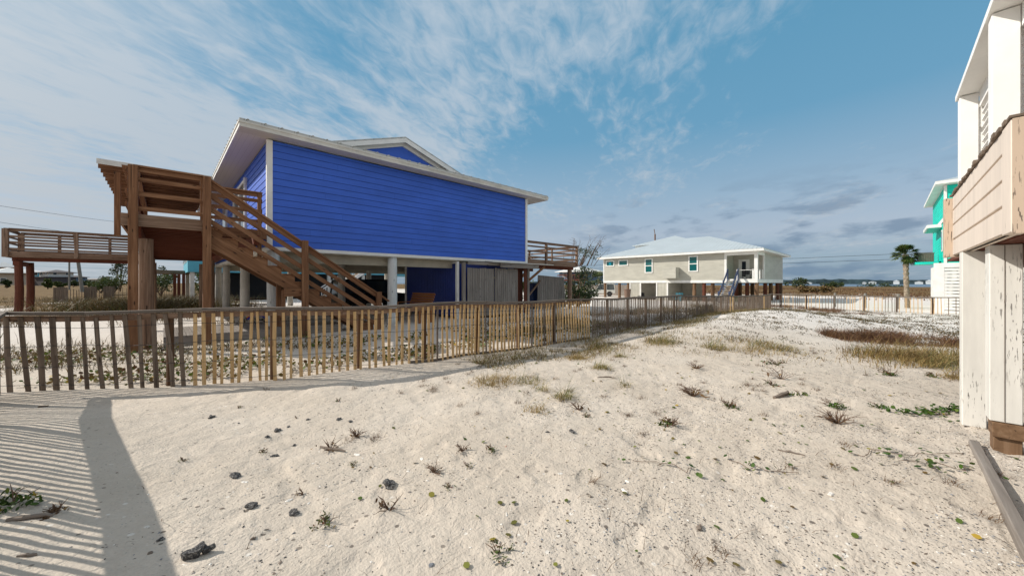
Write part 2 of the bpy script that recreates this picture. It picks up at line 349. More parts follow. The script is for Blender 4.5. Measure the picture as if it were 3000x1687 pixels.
        if bevel:
            b = o.modifiers.new('bevel', 'BEVEL'); b.width = bevel; b.segments = 1; b.limit_method = 'ANGLE'
        return o
def tag(o, label=None, cat=None, group=None, kind=None):
    for k, v in (('label', label), ('category', cat), ('group', group), ('kind', kind)):
        if v: o[k] = v
    return o
def thing(name, label, cat, loc=(0, 0, 0), group=None):
    o = bpy.data.objects.new(name, None); o.empty_display_size = .2; COL.objects.link(o); o.location = loc; ORG[o.name] = Vector(loc)
    return tag(o, label, cat, group)
def copy_tree(o, parent=None):
    c = o.copy(); COL.objects.link(c)
    if parent: c.parent = parent; c.matrix_parent_inverse = o.matrix_parent_inverse
    for ch in list(o.children): copy_tree(ch, c)
    return c
def quads(name, V, mat, tint, parent=None, nper=4):
    """V: (N*nper,3) vertices, one nper-gon after another; tint per face"""
    off = np.array(ORG.get(parent.name, Vector((0, 0, 0)))) if parent else np.zeros(3)
    N = len(V)//nper; me = bpy.data.meshes.new(name); me.vertices.add(N*nper); me.vertices.foreach_set('co', (V-off).ravel())
    me.loops.add(N*nper); me.loops.foreach_set('vertex_index', np.arange(N*nper)); me.polygons.add(N)
    me.polygons.foreach_set('loop_start', np.arange(N)*nper); me.polygons.foreach_set('loop_total', np.full(N, nper))
    me.update(calc_edges=True); me.materials.append(MATS[mat])
    a = me.attributes.new('tint', 'FLOAT', 'POINT'); a.data.foreach_set('value', np.repeat(np.clip(tint, 0, 1), nper))
    o = bpy.data.objects.new(name, me); COL.objects.link(o)
    if parent: o.parent = parent; ORG[o.name] = Vector(off)
    return o
def rnd_unit(n, upb=0.):
    d_ = rng.normal(size=(n, 3)); d_[:, 2] += upb; return d_/np.linalg.norm(d_, axis=1, keepdims=True)
def leaf_verts(C, size, upb=1.2, asp=.6, six=False):
    n = len(C); nn = rnd_unit(n, upb); a = np.cross(nn, rnd_unit(n)); a /= np.linalg.norm(a, axis=1, keepdims=True); b = np.cross(nn, a)
    L = (np.ones(n)*size)[:, None]; wv = b*L*asp*.5; lv = a*L*.5
    if six: return np.stack([C-lv, C-lv*.4+wv, C+lv*.45+wv*.9, C+lv, C+lv*.45-wv*.9, C-lv*.4-wv], 1).reshape(-1, 3)
    return np.stack([C-lv, C+wv, C+lv, C-wv], 1).reshape(-1, 3)
def blades(B, h, lean, wd, seg=3):
    """grass blades rooted at B (n,3): bent tapering strips -> quads"""
    n = len(B); an = rng.uniform(0, 2*PI, n); dv = np.stack([np.cos(an), np.sin(an), 0*an], 1); sd = np.stack([-np.sin(an+.6), np.cos(an+.6), 0*an], 1)
    h = np.ones(n)*h*rng.uniform(.55, 1.1, n); ln = np.ones(n)*lean*rng.uniform(.2, 1.3, n); out = []
    def p(t_): return B+dv*(ln*t_**1.8*h)[:, None]+np.array([0, 0, 1])*(h*t_*(1-.28*t_*np.minimum(ln, 1.6)))[:, None]
    for k in range(seg):
        t0, t1 = k/seg, (k+1)/seg; wn = (np.ones(n)*wd)[:, None]; w0, w1 = wn*(1-t0*.85)/2, wn*(1-t1*.85)/2; a, b = p(t0), p(t1)
        out.append(np.stack([a-sd*w0, a+sd*w0, b+sd*w1, b-sd*w1], 1))
    return np.concatenate(out, 0).reshape(-1, 3), np.tile(rng.uniform(0, 1, n), seg)
def onground(u, v, dz=0.): return np.stack([u, v, gz(u, v)+dz], 1)
def siding(mb, o, dx, nrm, L, z0, z1, ex, prot=.022, gap=.013, mat=0):
    """lap boards on a wall that starts at o and runs L along dx; nrm points out"""
    o = Vector((*o, 0)); dx = Vector((*dx, 0)); nr = Vector((*nrm, 0)); z = z0
    while z < z1-.02:
        zt = min(z+ex-gap, z1); a = o; b = o+dx*L; e0, e1 = nr*prot, nr*prot*.45
        up = lambda p, q: Vector((p.x, p.y, q))
        q0 = 0.; q1 = random.uniform(1., 4.2)
        while q0 < L:
            q1 = min(q1, L); q1 = L if L-q1 < .5 else q1; a, b = o+dx*q0, o+dx*(q1-(.002 if q1 < L else 0))
            mb.hexa([up(a, z), up(b, z), up(b+e0, z), up(a+e0, z), up(a, zt), up(b, zt), up(b+e1, zt), up(a+e1, zt)], mat); q0 = q1; q1 += 3.66
        z += ex

# ---------------------------------------------------------------- ground, water, far shore
def build_ground():
    R = [.3]
    while R[-1] < 4200: R.append(R[-1]*(1.0145 if R[-1] < 40 else 1.035))
    R = np.array(R); fw = A
    th = fw + np.concatenate([np.linspace(-1.15, 1.15, 560), np.linspace(1.15, 2*PI-1.15, 90)[1:-1]])
    T, RR = np.meshgrid(th, R); U, V = RR*np.cos(T), RR*np.sin(T); Z = gz(U, V); nT = len(th); nR = len(R)
    Vv = np.stack([U, V, Z], -1).reshape(-1, 3); Vv = np.vstack([Vv, [[0, 0, g1(0, 0)]]])
    i = np.arange(nR-1)[:, None]*nT; k = np.arange(nT)[None, :]; k2 = (k+1) % nT
    F = np.stack([i+k, i+nT+k, i+nT+k2, i+k2], -1).reshape(-1, 4)
    me = bpy.data.meshes.new('ground'); fan = [(len(Vv)-1, a, (a+1) % nT) for a in range(nT)]
    me.from_pydata(Vv.tolist(), [], F.tolist()+fan); me.materials.append(MATS['sand'])
    me.polygons.foreach_set('use_smooth', [True]*len(me.polygons))
    u, v = Vv[:, 0], Vv[:, 1]
    veg = .75*sst(62, 80, u)+.62*sst(17, 30, v)*sst(14, 2, u)+.95*sst(95, 160, np.hypot(u, v))+.5*sst(26, 60, v)+.42*sst(7.5, 9., v)*sst(15, 10, v)*sst(2, -3, u)
    veg = veg - .9*np.exp(-((u-47)/9)**2)*sst(32, 12, v)
    veg = veg - .45*sst(.5, .66, vnoise(u/3.1, v/5.3, 77))*sst(16, 20, v)*sst(60, 40, v)*sst(14, 2, u)
    a = me.attributes.new('veg', 'FLOAT', 'POINT'); a.data.foreach_set('value', np.clip(veg, 0, 1))
    wh = sst(9, 20, np.hypot(u, v))*.8
    a = me.attributes.new('white', 'FLOAT', 'POINT'); a.data.foreach_set('value', np.clip(wh, 0, 1))
    o = bpy.data.objects.new('ground', me); COL.objects.link(o); tag(o, kind='structure')
build_ground()
mb = MB(); mb.add([(250, -5000, -.85), (5000, -5000, -.85), (5000, 5000, -.85), (250, 5000, -.85)], [(0, 1, 2, 3)]); tag(mb.build('water', 'water'), kind='structure')
mb = MB(); mb.box(1150, 1500, -2400, 2400, -1.5, -.3); tag(mb.build('far_shore', 'far_trees'), kind='structure')
def treeline(name, u0, v0, v1, hmin, hmax, label, step=7., mat='far_trees', depth=30):
    n = int((v1-v0)/step); vs = []; fs = []
    y = np.linspace(v0, v1, n); h = hmin+(hmax-hmin)*(.6*vnoise(y/90., y*0, 11)+.4*vnoise(y/14., y*0, 12))
    for j, fr in enumerate((0, .55, .9, 1., .9, .55, 0)):
        x = u0+depth*(j/6.); 
        for k in range(n): vs.append((x+random.uniform(-3, 3), y[k], -.6+(h[k]+random.uniform(-.8, .8))*fr))
    for j in range(6):
        for k in range(n-1): fs.append((j*n+k, j*n+k+1, (j+1)*n+k+1, (j+1)*n+k))
    mb = MB(); mb.add(vs, fs); return tag(mb.build(name, mat), label, 'woods', kind='stuff')
treeline('woods', 1165, -1900, 1500, 7, 13, 'dark wooded far shore across the bay')

# ---------------------------------------------------------------- sand fences
def fence_path(pts):
    seg = []; L = 0
    for a, b in zip(pts, pts[1:]):
        l = math.dist(a, b); seg.append((L, l, a, b)); L += l
    def at(s):
        for s0, l, a, b in seg:
            if s <= s0+l or (s0, l, a, b) == seg[-1]:
                q = (s-s0)/l; return (a[0]+(b[0]-a[0])*q, a[1]+(b[1]-a[1])*q), ((b[0]-a[0])/l, (b[1]-a[1])/l)
    return at, L
FP = [(-1.8, 8.98), (-.05, 7.88), (1.37, 7.02), (2.7, 6.66), (5.11, 6.4), (9.0, 6.02)]
def ftop(u, v): return 1.19-.06*sst(3, 10, np.array(u)) - .47*sst(10, 36, np.array(u)) + .02*math.sin(u*1.7)
def near_fence():
    at, L = fence_path(FP)
    root = thing('picket_fence', 'near sand fence with pale new pickets wired under a grey top rail', 'fence', (-1.8, 8.98, g1(-1.8, 8.98)))
    rest = MB(); s = .03; n_old = math.dist(FP[0], FP[1])+.35
    def P(s, side, z):
        (x, y), (tx, ty) = at(s); return Vector((x+ty*side, y-tx*side, z))          # +side: towards the camera
    k = 0
    while s < L:
        old = s < n_old; sp = .178 if old else (.126 if s < 6.2 else .106); wd = .062 if old else .046
        (x, y), (tx, ty) = at(s); zt = float(ftop(x, y))-.062; lean = (.06 if old else 0)+random.gauss(0, .016); b0 = g1(x, y)-.04
        m = MB(); wv = wd*random.uniform(.78, 1.2)
        a = P(s-lean*.5, random.uniform(-.003, .003), zt-random.uniform(0, .03)); c = P(s+lean*.6+random.gauss(0, .006), random.uniform(-.008, .014), b0)
        mid = (a+c)/2+Vector((tx, ty, 0))*random.gauss(0, .006)
        for p0, p1 in ((c, mid), (mid, a)):
            t_ = Vector((tx, ty, 0)); nv = Vector((ty, -tx, 0))*.0055
            m.hexa([p0-t_*wv/2+nv, p0+t_*wv/2+nv, p0+t_*wv/2-nv, p0-t_*wv/2-nv, p1-t_*wv/2+nv, p1+t_*wv/2+nv, p1+t_*wv/2-nv, p1-t_*wv/2-nv])
        mt = 'old_slat' if old or random.random() < .05 else 'pale_slat'
        m.build('picket', mt, root) if k < 99 else (rest.hexa(m.v[:8]), rest.hexa(m.v[8:]))
        s += sp*random.uniform(.86, 1.14) if not old else sp*random.uniform(.95, 1.05); k += 1
    if rest.v: tag(rest.build('picket_panel', 'pale_slat', root), kind='stuff')
    # rails in lengths of about 2.4 m, wire strands, posts behind
    edges = [0, 2.32, 4.7, 7.1, 9.5, L]
    f = MB(); b = MB(); bt = MB()
    for e0, e1 in zip(edges, edges[1:]):
        n = 4
        for i in range(n):
            a, c = e0+(e1-e0)*i/n, e0+(e1-e0)*(i+1)/n-(.006 if i == n-1 else 0)
            (x, y), _ = at(a); (x2, y2), _ = at(c); za, zb = float(ftop(x, y)), float(ftop(x2, y2))
            f.beam(P(a, .014, za-.024), P(c, .014, zb-.024), .098, .046); b.beam(P(a, -.03, za-.108), P(c, -.03, zb-.108), .042, .085)
            if a > 5.5: bt.beam(P(a, -.02, g1(x, y)+.02), P(c, -.02, g1(x2, y2)+.02), .035, .06)
    f.build('top_rail', 'rail_grey', root, .004); b.build('back_rail', 'deck_worn', root, .004); bt.build('bottom_rail', 'rail_grey', root, .004)
    for fr in (.80, .56, .31, .07):
        wr = MB(); pts = []
        for i in range(int(L/.13)):
            s_ = i*.13; (x, y), _ = at(s_); z0 = g1(x, y); pts.append(P(s_, .011, z0+(float(ftop(x, y))-z0)*fr+.015*math.sin(s_*3.1+fr*9)+random.uniform(-.003, .003)))
        wr.tube(pts, .0034, 4); wr.build('wire', 'cable', root)
    def s_at(px):
        return min((i*.01 for i in range(int(L*100))), key=lambda q: abs(1500+FPX*(SA*at(q)[0][0]-CA*at(q)[0][1])/(CA*at(q)[0][0]+SA*at(q)[0][1])-px))
    for s_ in [s_at(px)-.05 for px in (497, 804, 1064, 1255, 1408, 1530, 1632)]:
        if s_ < L:
            (x, y), _ = at(s_); m = MB(); m.tube([P(s_, -.10, g1(x, y)-.1), P(s_, -.095, float(ftop(x, y))-.07)], [.05, .046], 8, jit=.04); m.build('post', 'post_dark', root)
near_fence()
def old_fence(name, label, pts, topf, sp=.098, psp=1.35, ext=False, pale=(), mats=('old_slat', 'pale_slat'), gap=0., shadow=False, offs=.0):
    at, L = fence_path(pts); root = thing(name, label, 'fence', (pts[0][0], pts[0][1], g1(*pts[0])))
    pk = MB(); pl = MB(); rl = MB(); s = .05
    while s < L:
        (x, y), (tx, ty) = at(s); z0 = g1(x, y)-.05; zt = topf(x, y)-.05-abs(random.gauss(0, .012)); l_ = random.gauss(0, .012)
        w_ = random.uniform(.034, .042); t_ = Vector((tx, ty, 0))*w_/2; nv = Vector((ty, -tx, 0))*.006; p0 = Vector((x, y, z0)); p1 = Vector((x+tx*l_, y+ty*l_, zt))
        q = pl if any(a < s < b for a, b in pale) else pk
        q.hexa([p0-t_+nv, p0+t_+nv, p0+t_-nv, p0-t_-nv, p1-t_+nv, p1+t_+nv, p1+t_-nv, p1-t_-nv]); s += sp*random.uniform(.75, 1.25)*(1 if random.random() > gap else 2.)
    tag(pk.build('picket_panel', mats[0], root), kind='stuff')
    if pl.v: tag(pl.build('new_picket_panel', mats[1], root), kind='stuff')
    n = max(1, int(L/psp))
    for i in range(n+1):
        s_ = min(L-.02, offs+i*psp) if offs+i*psp < L else None
        if s_ is None: break
        (x, y), (tx, ty) = at(s_); m = MB(); e = random.gauss(0, .012); m.tube([(x-ty*.08, y+tx*.08, g1(x, y)-.1), (x-ty*.08+e, y+tx*.08, topf(x, y)-.03)], [.046, .04], 8, jit=.05); m.build('post', 'old_slat' if shadow else 'post_dark', root)
    k = max(2, int(L/1.35))
    for i in range(k):
        a, b = L*i/k, L*(i+1)/k; (x, y), (tx, ty) = at(a); (x2, y2), _ = at(b)
        rl.beam((x+ty*.01, y-tx*.01, topf(x, y)-.03), (x2+ty*.01, y2-tx*.01, topf(x2, y2)-.03), .10, .045 if shadow else .06)
        if shadow: rl.beam((x-ty*.045, y+tx*.045, topf(x, y)-.09), (x2-ty*.045, y2+tx*.045, topf(x2, y2)-.09), .04, .07)
    rl.build('top_rail', 'rail_grey', root)
    return root
old_fence('weathered_fence', 'grey weathered sand fence running away along the lot to the far corner', [(9.04, 6.02), (20, 6.2), (37.5, 6.9)],
          lambda u, v: float(ftop(u, v))+.02*math.sin(u*.9), pale=((14.6, 14.9), (15.2, 15.5), (25, 25.4)), offs=1.0)
old_fence('far_fence', 'far sand fence with mixed pale and grey pickets across the end of the lot', [(37.5, 6.85), (37.7, 0.), (37.9, -14)],
          lambda u, v: .66-.02*sst(5, -8, v)+.02*math.sin(v*1.3), sp=.17, psp=1.68, pale=((.8, 1.5), (2.1, 3.1), (4.6, 6.6), (7.4, 9.5), (10.2, 13), (14, 17)), gap=.25, offs=.6)
old_fence('side_fence', 'grey sand fence beside the near corner, throwing striped shadows on the sand', [(-.8, -4), (-.84, 1.5), (-.98, 3.7), (-1.68, 8.8)],
          lambda u, v: 1.2, sp=.105, psp=1.9, shadow=True, offs=.9)

# ---------------------------------------------------------------- blue house
def blue_house():
    X0, X1, Y0, Y1, Z0, Z1 = 2.31, 13.8, 13.2, 29.5, 2.63, 6.0
    h = thing('blue_house', 'large blue clapboard beach house raised on round white piles', 'house', (8, 13.2, 0))
    m = MB(); m.box(X0+.03, X1-.03, Y0+.03, Y1-.03, Z0+.02, Z1-.01); m.build('wall_core', 'under_blue', h)
    m = MB(); siding(m, (X0+.1, Y0+.03), (1, 0), (0, -1), X1-X0-.2, Z0+.1, Z1, .2125); m.build('front_wall', 'blue_siding', h)
    m = MB(); siding(m, (X0+.03, Y1), (0, -1), (-1, 0), Y1-Y0-.1, Z0+.1, Z1, .2125); m.build('side_wall', 'blue_siding', h)
    m = MB(); m.box(X0-.03, X0+.12, Y0-.03, Y0+.12, Z0, Z1); m.build('corner_board', 'white_trim', h)
    m = MB(); m.box(X1-.11, X1+.03, Y0-.03, Y0+.1, Z0, Z1); m.build('corner_board', 'white_trim', h)
    m = MB(); m.box(X0-.02, X1+.02, Y0-.02, Y0+.1, Z0-.02, Z0+.09); m.box(X0-.02, X0+.1, Y0+.1, Y1, Z0-.02, Z0+.09); m.build('skirt_board', 'white_trim', h)
    # roof: hip skirt with a gable above it
    E0, E1, V0, V1, ZE = 1.54, 14.9, 12.66, 30.2, 6.26; UC = (E0+E1)/2; S = .333; ZR = ZE+(UC-E0)*S; VG = 16.1
    zg = ZE+(VG-V0)*S; dg = VG-V0
    m = MB(); th = Vector((0, 0, -.06))
    m.prism([(E0, V0, ZE), (E1, V0, ZE), (E1-dg, VG, zg), (E0+dg, VG, zg)], th)
    m.prism([(E0, V0, ZE), (E0+dg, VG, zg), (UC, VG-.35, ZR), (UC, V1, ZR), (E0, V1, ZE)], th)
    m.prism([(E1, V0, ZE), (E1, V1, ZE), (UC, V1, ZR), (UC, VG-.35, ZR), (E1-dg, VG, zg)], th)
    # oversailing rakes of the gable
    m.prism([(E0+dg-.9, VG-.35, zg-.3), (UC, VG-.35, ZR), (UC, VG, ZR), (E0+dg-.9, VG, zg-.3)], th)
    m.prism([(UC, VG-.35, ZR), (E1-dg+.9, VG-.35, zg-.3), (E1-dg+.9, VG, zg-.3), (UC, VG, ZR)], th)
    u = E0+.2
    while u < E1: m.box(u-.025, u+.025, V0-.03, V0+.3, ZE-.005, ZE+.010); u += .42
    v = V0+.3
    while v < V1: m.box(E0-.03, E0+.3, v-.025, v+.025, ZE-.005, ZE+.010); v += .42
    m.build('roof', 'roof_metal_grey', h)
    m = MB(); m.box(E0, E1, V0, V0+.04, 6.03, ZE-.065); m.build('front_fascia', 'white_dirty', h)
    m = MB(); m.box(E0, E0+.04, V0+.04, V1, 6.03, ZE-.065); m.build('side_fascia', 'white_trim', h); m = MB(); m.box(E1-.04, E1, V0+.04, V1, 6.03, ZE-.065); m.build('side_fascia', 'white_trim', h)
    m = MB(); m.box(E0-.02, E1+.02, V0-.02, V0, ZE-.12, ZE-.062); m.box(E0-.02, E0, V0, V1, ZE-.12, ZE-.062); m.build('drip_edge', 'white_dirty', h)
    m = MB(); m.box(E0+.04, E1-.04, V0+.04, Y0+.02, 6.035, 6.06); m.box(E0+.04, X0+.02, Y0+.02, V1, 6.035, 6.06); m.box(X1, E1-.04, Y0+.02, V1, 6.035, 6.06); m.build('soffit', 'soffit', h)
    g = MB(); g.prism([(E0+dg-.5, VG, zg-.2), (E1-dg+.5, VG, zg-.2), (UC, VG, ZR-.08)], (0, .2, 0)); g = g.build('gable', 'blue_siding', h)
    r = MB(); fs = Vector((0, .04, 0))
    for sg in (-1, 1):
        a = (E0+dg-.9) if sg < 0 else (E1-dg+.9)
        r.prism([(a, VG-.36, zg-.37), (UC, VG-.36, ZR-.07), (UC, VG-.36, ZR-.27), (a, VG-.36, zg-.57)], fs)
        r.prism([(a, VG-.1, zg-.45), (UC, VG-.1, ZR-.15), (UC, VG-.1, ZR-.38), (a, VG-.1, zg-.68)], (0, .09, 0))
    r.build('rake_board', 'white_trim', g)
    # sliding door and lamp on the side wall
    d_ = MB(); fx = X0-.035
    for (a, b, c, e) in ((17.2, 17.34, 3.22, 5.62), (20.3, 20.44, 3.22, 5.62), (17.34, 20.3, 5.5, 5.62), (18.72, 18.84, 3.3, 5.5), (17.34, 20.3, 3.2, 3.3)): d_.box(fx-.03, X0+.02, a, b, c, e)
    d_ = d_.build('sliding_door', 'white_trim', h)
    p = MB(); p.box(fx+.012, X0+.02, 17.34, 18.72, 3.3, 5.5); p.build('pane', 'glass_grey', d_); p = MB(); p.box(fx+.012, X0+.02, 18.84, 20.3, 3.3, 5.5); p.build('pane', 'glass_grey', d_)
    l = MB(); l.box(X0-.12, X0-.02, 16.85, 16.97, 5.3, 5.6); l.build('wall_lamp', 'white_dirty', h, .02)
    wi = MB(); wi.box(fx-.03, X0+.02, 23, 24.3, 4.0, 5.5); wi = wi.build('window', 'white_trim', h); p = MB(); p.box(fx-.036, fx, 23.1, 24.2, 4.1, 5.4); p.build('pane', 'glass_dark', wi)
    # porch roof with open rafters
    p = MB(); p.box(-1.75, E0-.02, 20.3, 30.1, 6.16, 6.2); p.build('porch_roof', 'tan_roof', h); p = MB(); p.box(-1.74, E0-.02, 20.32, 30.05, 6.135, 6.158); p.build('porch_boarding', 'deck_red', h)
    p = MB(); p.box(-1.78, E0-.02, 20.26, 20.3, 6.02, 6.21); p.build('porch_fascia', 'white_dirty', h)
    p = MB(); v = 20.6
    while v < 30: p.box(-1.77, E0-.1, v, v+.07, 5.93, 6.13); v += .78
    p.box(-.8, -.65, 20.3, 30, 5.78, 5.95); p.build('porch_rafters', 'deck_brown', h)
    for v in (20.45, 25.2, 29.9):
        p = MB(); p.box(-.8, -.66, v-.07, v+.07, 3.2, 5.78); p.build('porch_post', 'deck_brown', h)
    # piles, beams and ceiling under the house
    for u in (2.5, 6.44, 10.4, 13.5):
        for v in (13.42, 19.0, 25.3, 29.2):
            if u > 10 and v < 14: continue
            p = MB(); b0 = g1(u, v)-.1; k = 9; R = .187 if v < 14 else .175
            p.tube([(u+random.gauss(0, .004), v+random.gauss(0, .004), b0+(Z0-.02-b0)*i/k) for i in range(k+1)], [R*(1-.07*i/k) for i in range(k+1)], 18, jit=.008); p.build('pile', 'pile_white' if v < 14 else 'concrete', h, smooth=True)
    p = MB(); p.box(X0+.1, X1-.1, Y0+.1, Y1-.1, Z0-.06, Z0-.012); p.build('underside', 'cream_beam', h)
    for v in (13.42, 19.0, 25.3):
        p = MB(); p.box(X0+.1, X1-.1, v+.24, v+.36, Z0-.36, Z0-.062); p.build('beam', 'cream_beam', h)
    # store room under the house
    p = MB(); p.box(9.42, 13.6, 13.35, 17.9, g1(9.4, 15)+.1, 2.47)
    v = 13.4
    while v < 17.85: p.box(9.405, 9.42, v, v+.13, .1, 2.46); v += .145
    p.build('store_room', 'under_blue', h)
    p = MB(); p.box(9.36, 9.46, 13.2, 13.34, -.1, 2.55); p.box(9.37, 9.42, 17.9, 18.04, -.1, 2.55); p.box(9.37, 9.42, 13.34, 18.04, 2.47, 2.55); p.build('store_trim', 'white_trim', h)
    return h
blue_house()

# ---------------------------------------------------------------- deck, stairs, boardwalk
FZ = 3.2
def railing(root, pts, posts, z=FZ, top=1.1, rails=(.86, .55, .24), wood_='deck_brown', ph=.05, name='rail'):
    for (a, b) in zip(pts, pts[1:]):
        a3, b3 = Vector((*a, z)), Vector((*b, z)); d_ = (b3-a3).normalized()
        m = MB(); m.beam(a3+Vector((0, 0, top)), b3+Vector((0, 0, top)), .14, .04); m.beam(a3+Vector((0, 0, top-.075)), b3+Vector((0, 0, top-.075)), .04, .10); m.build('handrail', wood_, root, .004)
        for r in rails:
            m = MB(); m.beam(a3+Vector((0, 0, r)), b3+Vector((0, 0, r)), .038, .10); m.build(name, wood_, root, .003)
    for (x, y, z0, w_) in posts:
        m = MB(); m.beam((x, y, z0), (x, y, z+top-.02), w_, w_); m.build('post', wood_, root, .006)
def main_deck():
    d_ = thing('wooden_deck', 'high brown timber deck and landing at the left end of the blue house', 'deck', (.2, 13, 0))
    fb = MB(); y = 12.14
    while y < 29.9:
        x1 = .72 if y < 13.05 else 2.27
        fb.box(-.66, x1, y, y+.136, FZ-.036, FZ); y += .142
    fb.build('floor_boards', 'deck_red', d_)
    j = MB(); y = 12.5
    while y < 29.8: j.box(-.6, .66 if y < 13.0 else 2.2, y, y+.045, FZ-.24, FZ-.038); y += .42
    j.build('joists', 'deck_red', d_)
    f = MB(); f.beam((-.70, 12.1, FZ-.14), (.72, 12.1, FZ-.14), .045, .28); f.build('front_fascia', 'deck_worn', d_, .006)
    f = MB(); f.beam((.76, 13.08, FZ-.15), (2.26, 13.08, FZ-.15), .045, .26); f.beam((-.68, 12.16, FZ-.15), (-.68, 29.9, FZ-.15), .045, .26); f.build('side_fascia', 'deck_brown', d_, .006)
    bm = MB()
    for x in (-.45, 1.9): bm.box(x-.07, x+.07, 12.4, 29.8, FZ-.52, FZ-.245)
    bm.build('beam', 'deck_red', d_)
    for (x, y) in ((-.50, 12.02), (.80, 12.02)):
        m = MB(); m.beam((x, y, g1(x, y)-.1), (x, y, FZ+1.1), .165, .165); m.build('post', 'deck_brown', d_, .008)
    for (x, y, R) in ((-.30, 12.5, .132), (-.4, 17, .15), (-.4, 22, .15), (-.4, 27, .15), (1.6, 22, .15), (1.6, 27, .15)):
        m = MB(); m.tube([(x, y, g1(x, y)-.1), (x, y, 1.2), (x, y, FZ-.53)], [R*1.03, R, R*.97], 14, jit=.015); m.build('pile', 'deck_worn', d_)
    # landing rails
    railing(d_, [(-.5, 12.06), (.73, 12.06)], [], rails=(.80, .47, .13))
    railing(d_, [(-.62, 12.2), (-.62, 29.8)], [(-.80, 12.95, FZ-.45, .11), (-.62, 16.2, FZ-.3, .1), (-.62, 24, FZ-.3, .1)])
    railing(d_, [(.95, 13.1), (2.15, 13.1)], [(2.08, 13.1, 2.1, .1)])
    m = MB(); m.beam((.715, 12.08, FZ), (.715, 12.08, FZ+1.08), .05, .09); m.build('post', 'deck_brown', d_, .004)
main_deck()
def stairs():
    s = thing('staircase', 'brown timber staircase descending in front of the blue house', 'staircase', (3.2, 12.6, 0))
    X0, N, RUN = .78, 14, .335; RIS = FZ/N; sl_ = RIS/RUN; YN, YF = 12.12, 13.06
    for y in (YN, YF-.045):
        top = []; 
        for i in range(N-1): top += [(X0+i*RUN, y, FZ-(i+1)*RIS+RIS*0), (X0+(i+1)*RUN, y, FZ-(i+1)*RIS)]
        pl = [(X0, y, FZ-.02)]+top+[(X0+(N-1)*RUN, y, 0), (X0+(N-1)*RUN-.36, y, 0), (X0, y, FZ-.62)]
        q = MB(); q.prism(pl, (0, .045, 0)); q = q.build('stringer', 'deck_brown', s)
        me = q.data; a = me.attributes['grain'].data; cs, sn = math.cos(math.atan(sl_)), math.sin(math.atan(sl_)); arr = [c for v_ in me.vertices for c in ((v_.co.x*cs-v_.co.z*sn)+9, v_.co.x*sn+v_.co.z*cs, v_.co.y)]; a.foreach_set('vector', arr)
    for i in range(N-1):
        t_ = MB(); z = FZ-(i+1)*RIS; t_.box(X0+i*RUN-.025, X0+(i+1)*RUN+.01, YN-.02, YF+.02, z+.002, z+.04); t_.build('tread', 'deck_brown', s, .004)
    for y in (YN-.05,):
        for k, (off, hgt, wd) in enumerate(((1.10, .045, .13), (1.0, .12, .04), (.70, .12, .04), (.36, .12, .04), (.04, .12, .04))):
            m = MB(); a, b = X0+.02, X0+4.66+(.22 if k == 0 else -.1); m.beam((a, y, FZ+off-(a-X0)*sl_), (b, y, FZ+off-(b-X0)*sl_), wd, hgt); m.build('handrail' if k < 2 else 'rail', 'deck_brown', s, .004)
        for x, tp in ((3.03, 2.86), (5.28, 1.3)):
            m = MB(); m.beam((x, y-(.07 if y < 12.5 else -.06), g1(x, y)-.1), (x, y-(.07 if y < 12.5 else -.06), tp), .10, .17); m.build('newel_post', 'deck_brown', s, .006)
    m = MB(); m.beam((2.5, 12.05, 1.33), (2.97, 12.05, 1.33), .045, .24); m.beam((2.5, 12.1, .0), (2.5, 12.1, 1.4), .09, .09); m.beam((2.56, 12.98, -.1), (2.56, 12.98, 1.6), .14, .14); m.build('brace', 'deck_brown', s, .004)
stairs()
def boardwalk():
    b = thing('boardwalk', 'raised grey-brown boardwalk with railings leading off to the left', 'boardwalk', (-3.5, 31, 0))
    m = MB(); x = -5.6
    while x < -1.0: m.box(x, x+.136, 30.2, 32.3, FZ-.036, FZ); x += .142
    m.build('floor_boards', 'deck_worn', b)
    m = MB(); m.beam((-5.66, 30.18, FZ-.16), (-.75, 30.18, FZ-.16), .045, .3); m.beam((-5.66, 32.3, FZ-.16), (-.75, 32.3, FZ-.16), .045, .3); m.beam((-5.66, 30.2, FZ-.16), (-5.66, 32.3, FZ-.16), .045, .3); m.build('fascia', 'deck_worn', b, .006)
    m = MB(); m.box(-5.45, -.8, 30.35, 30.5, FZ-.5, FZ-.32); m.box(-5.4, -5.2, 30.2, 32.4, FZ-.72, FZ-.5); m.build('beam', 'deck_red', b)
    P = [(-5.6, 30.14, FZ-.32, .2), (-3.35, 30.14, FZ-.3, .14), (-2.3, 32.3, FZ, .12), (-5.5, 32.3, FZ-.1, .2), (-4.2, 32.3, FZ, .12)]
    railing(b, [(-5.5, 30.14), (-.75, 30.14)], P, wood_='deck_worn', rails=(.72, .42, .1)); railing(b, [(-5.5, 32.3), (-.75, 32.3)], [], wood_='deck_worn', rails=(.72, .42, .1)); railing(b, [(-5.6, 30.2), (-5.6, 32.3)], [], wood_='deck_worn', rails=(.72, .42, .1))
    for (x, y) in ((-5.25, 30.35), (-5.2, 32.2)):
        m = MB(); m.tube([(x, y, -.2), (x+.03, y, 1.2), (x, y, FZ-.5)], [.15, .145, .14], 14, jit=.02); m.build('pile', 'pile_red', b)
boardwalk()
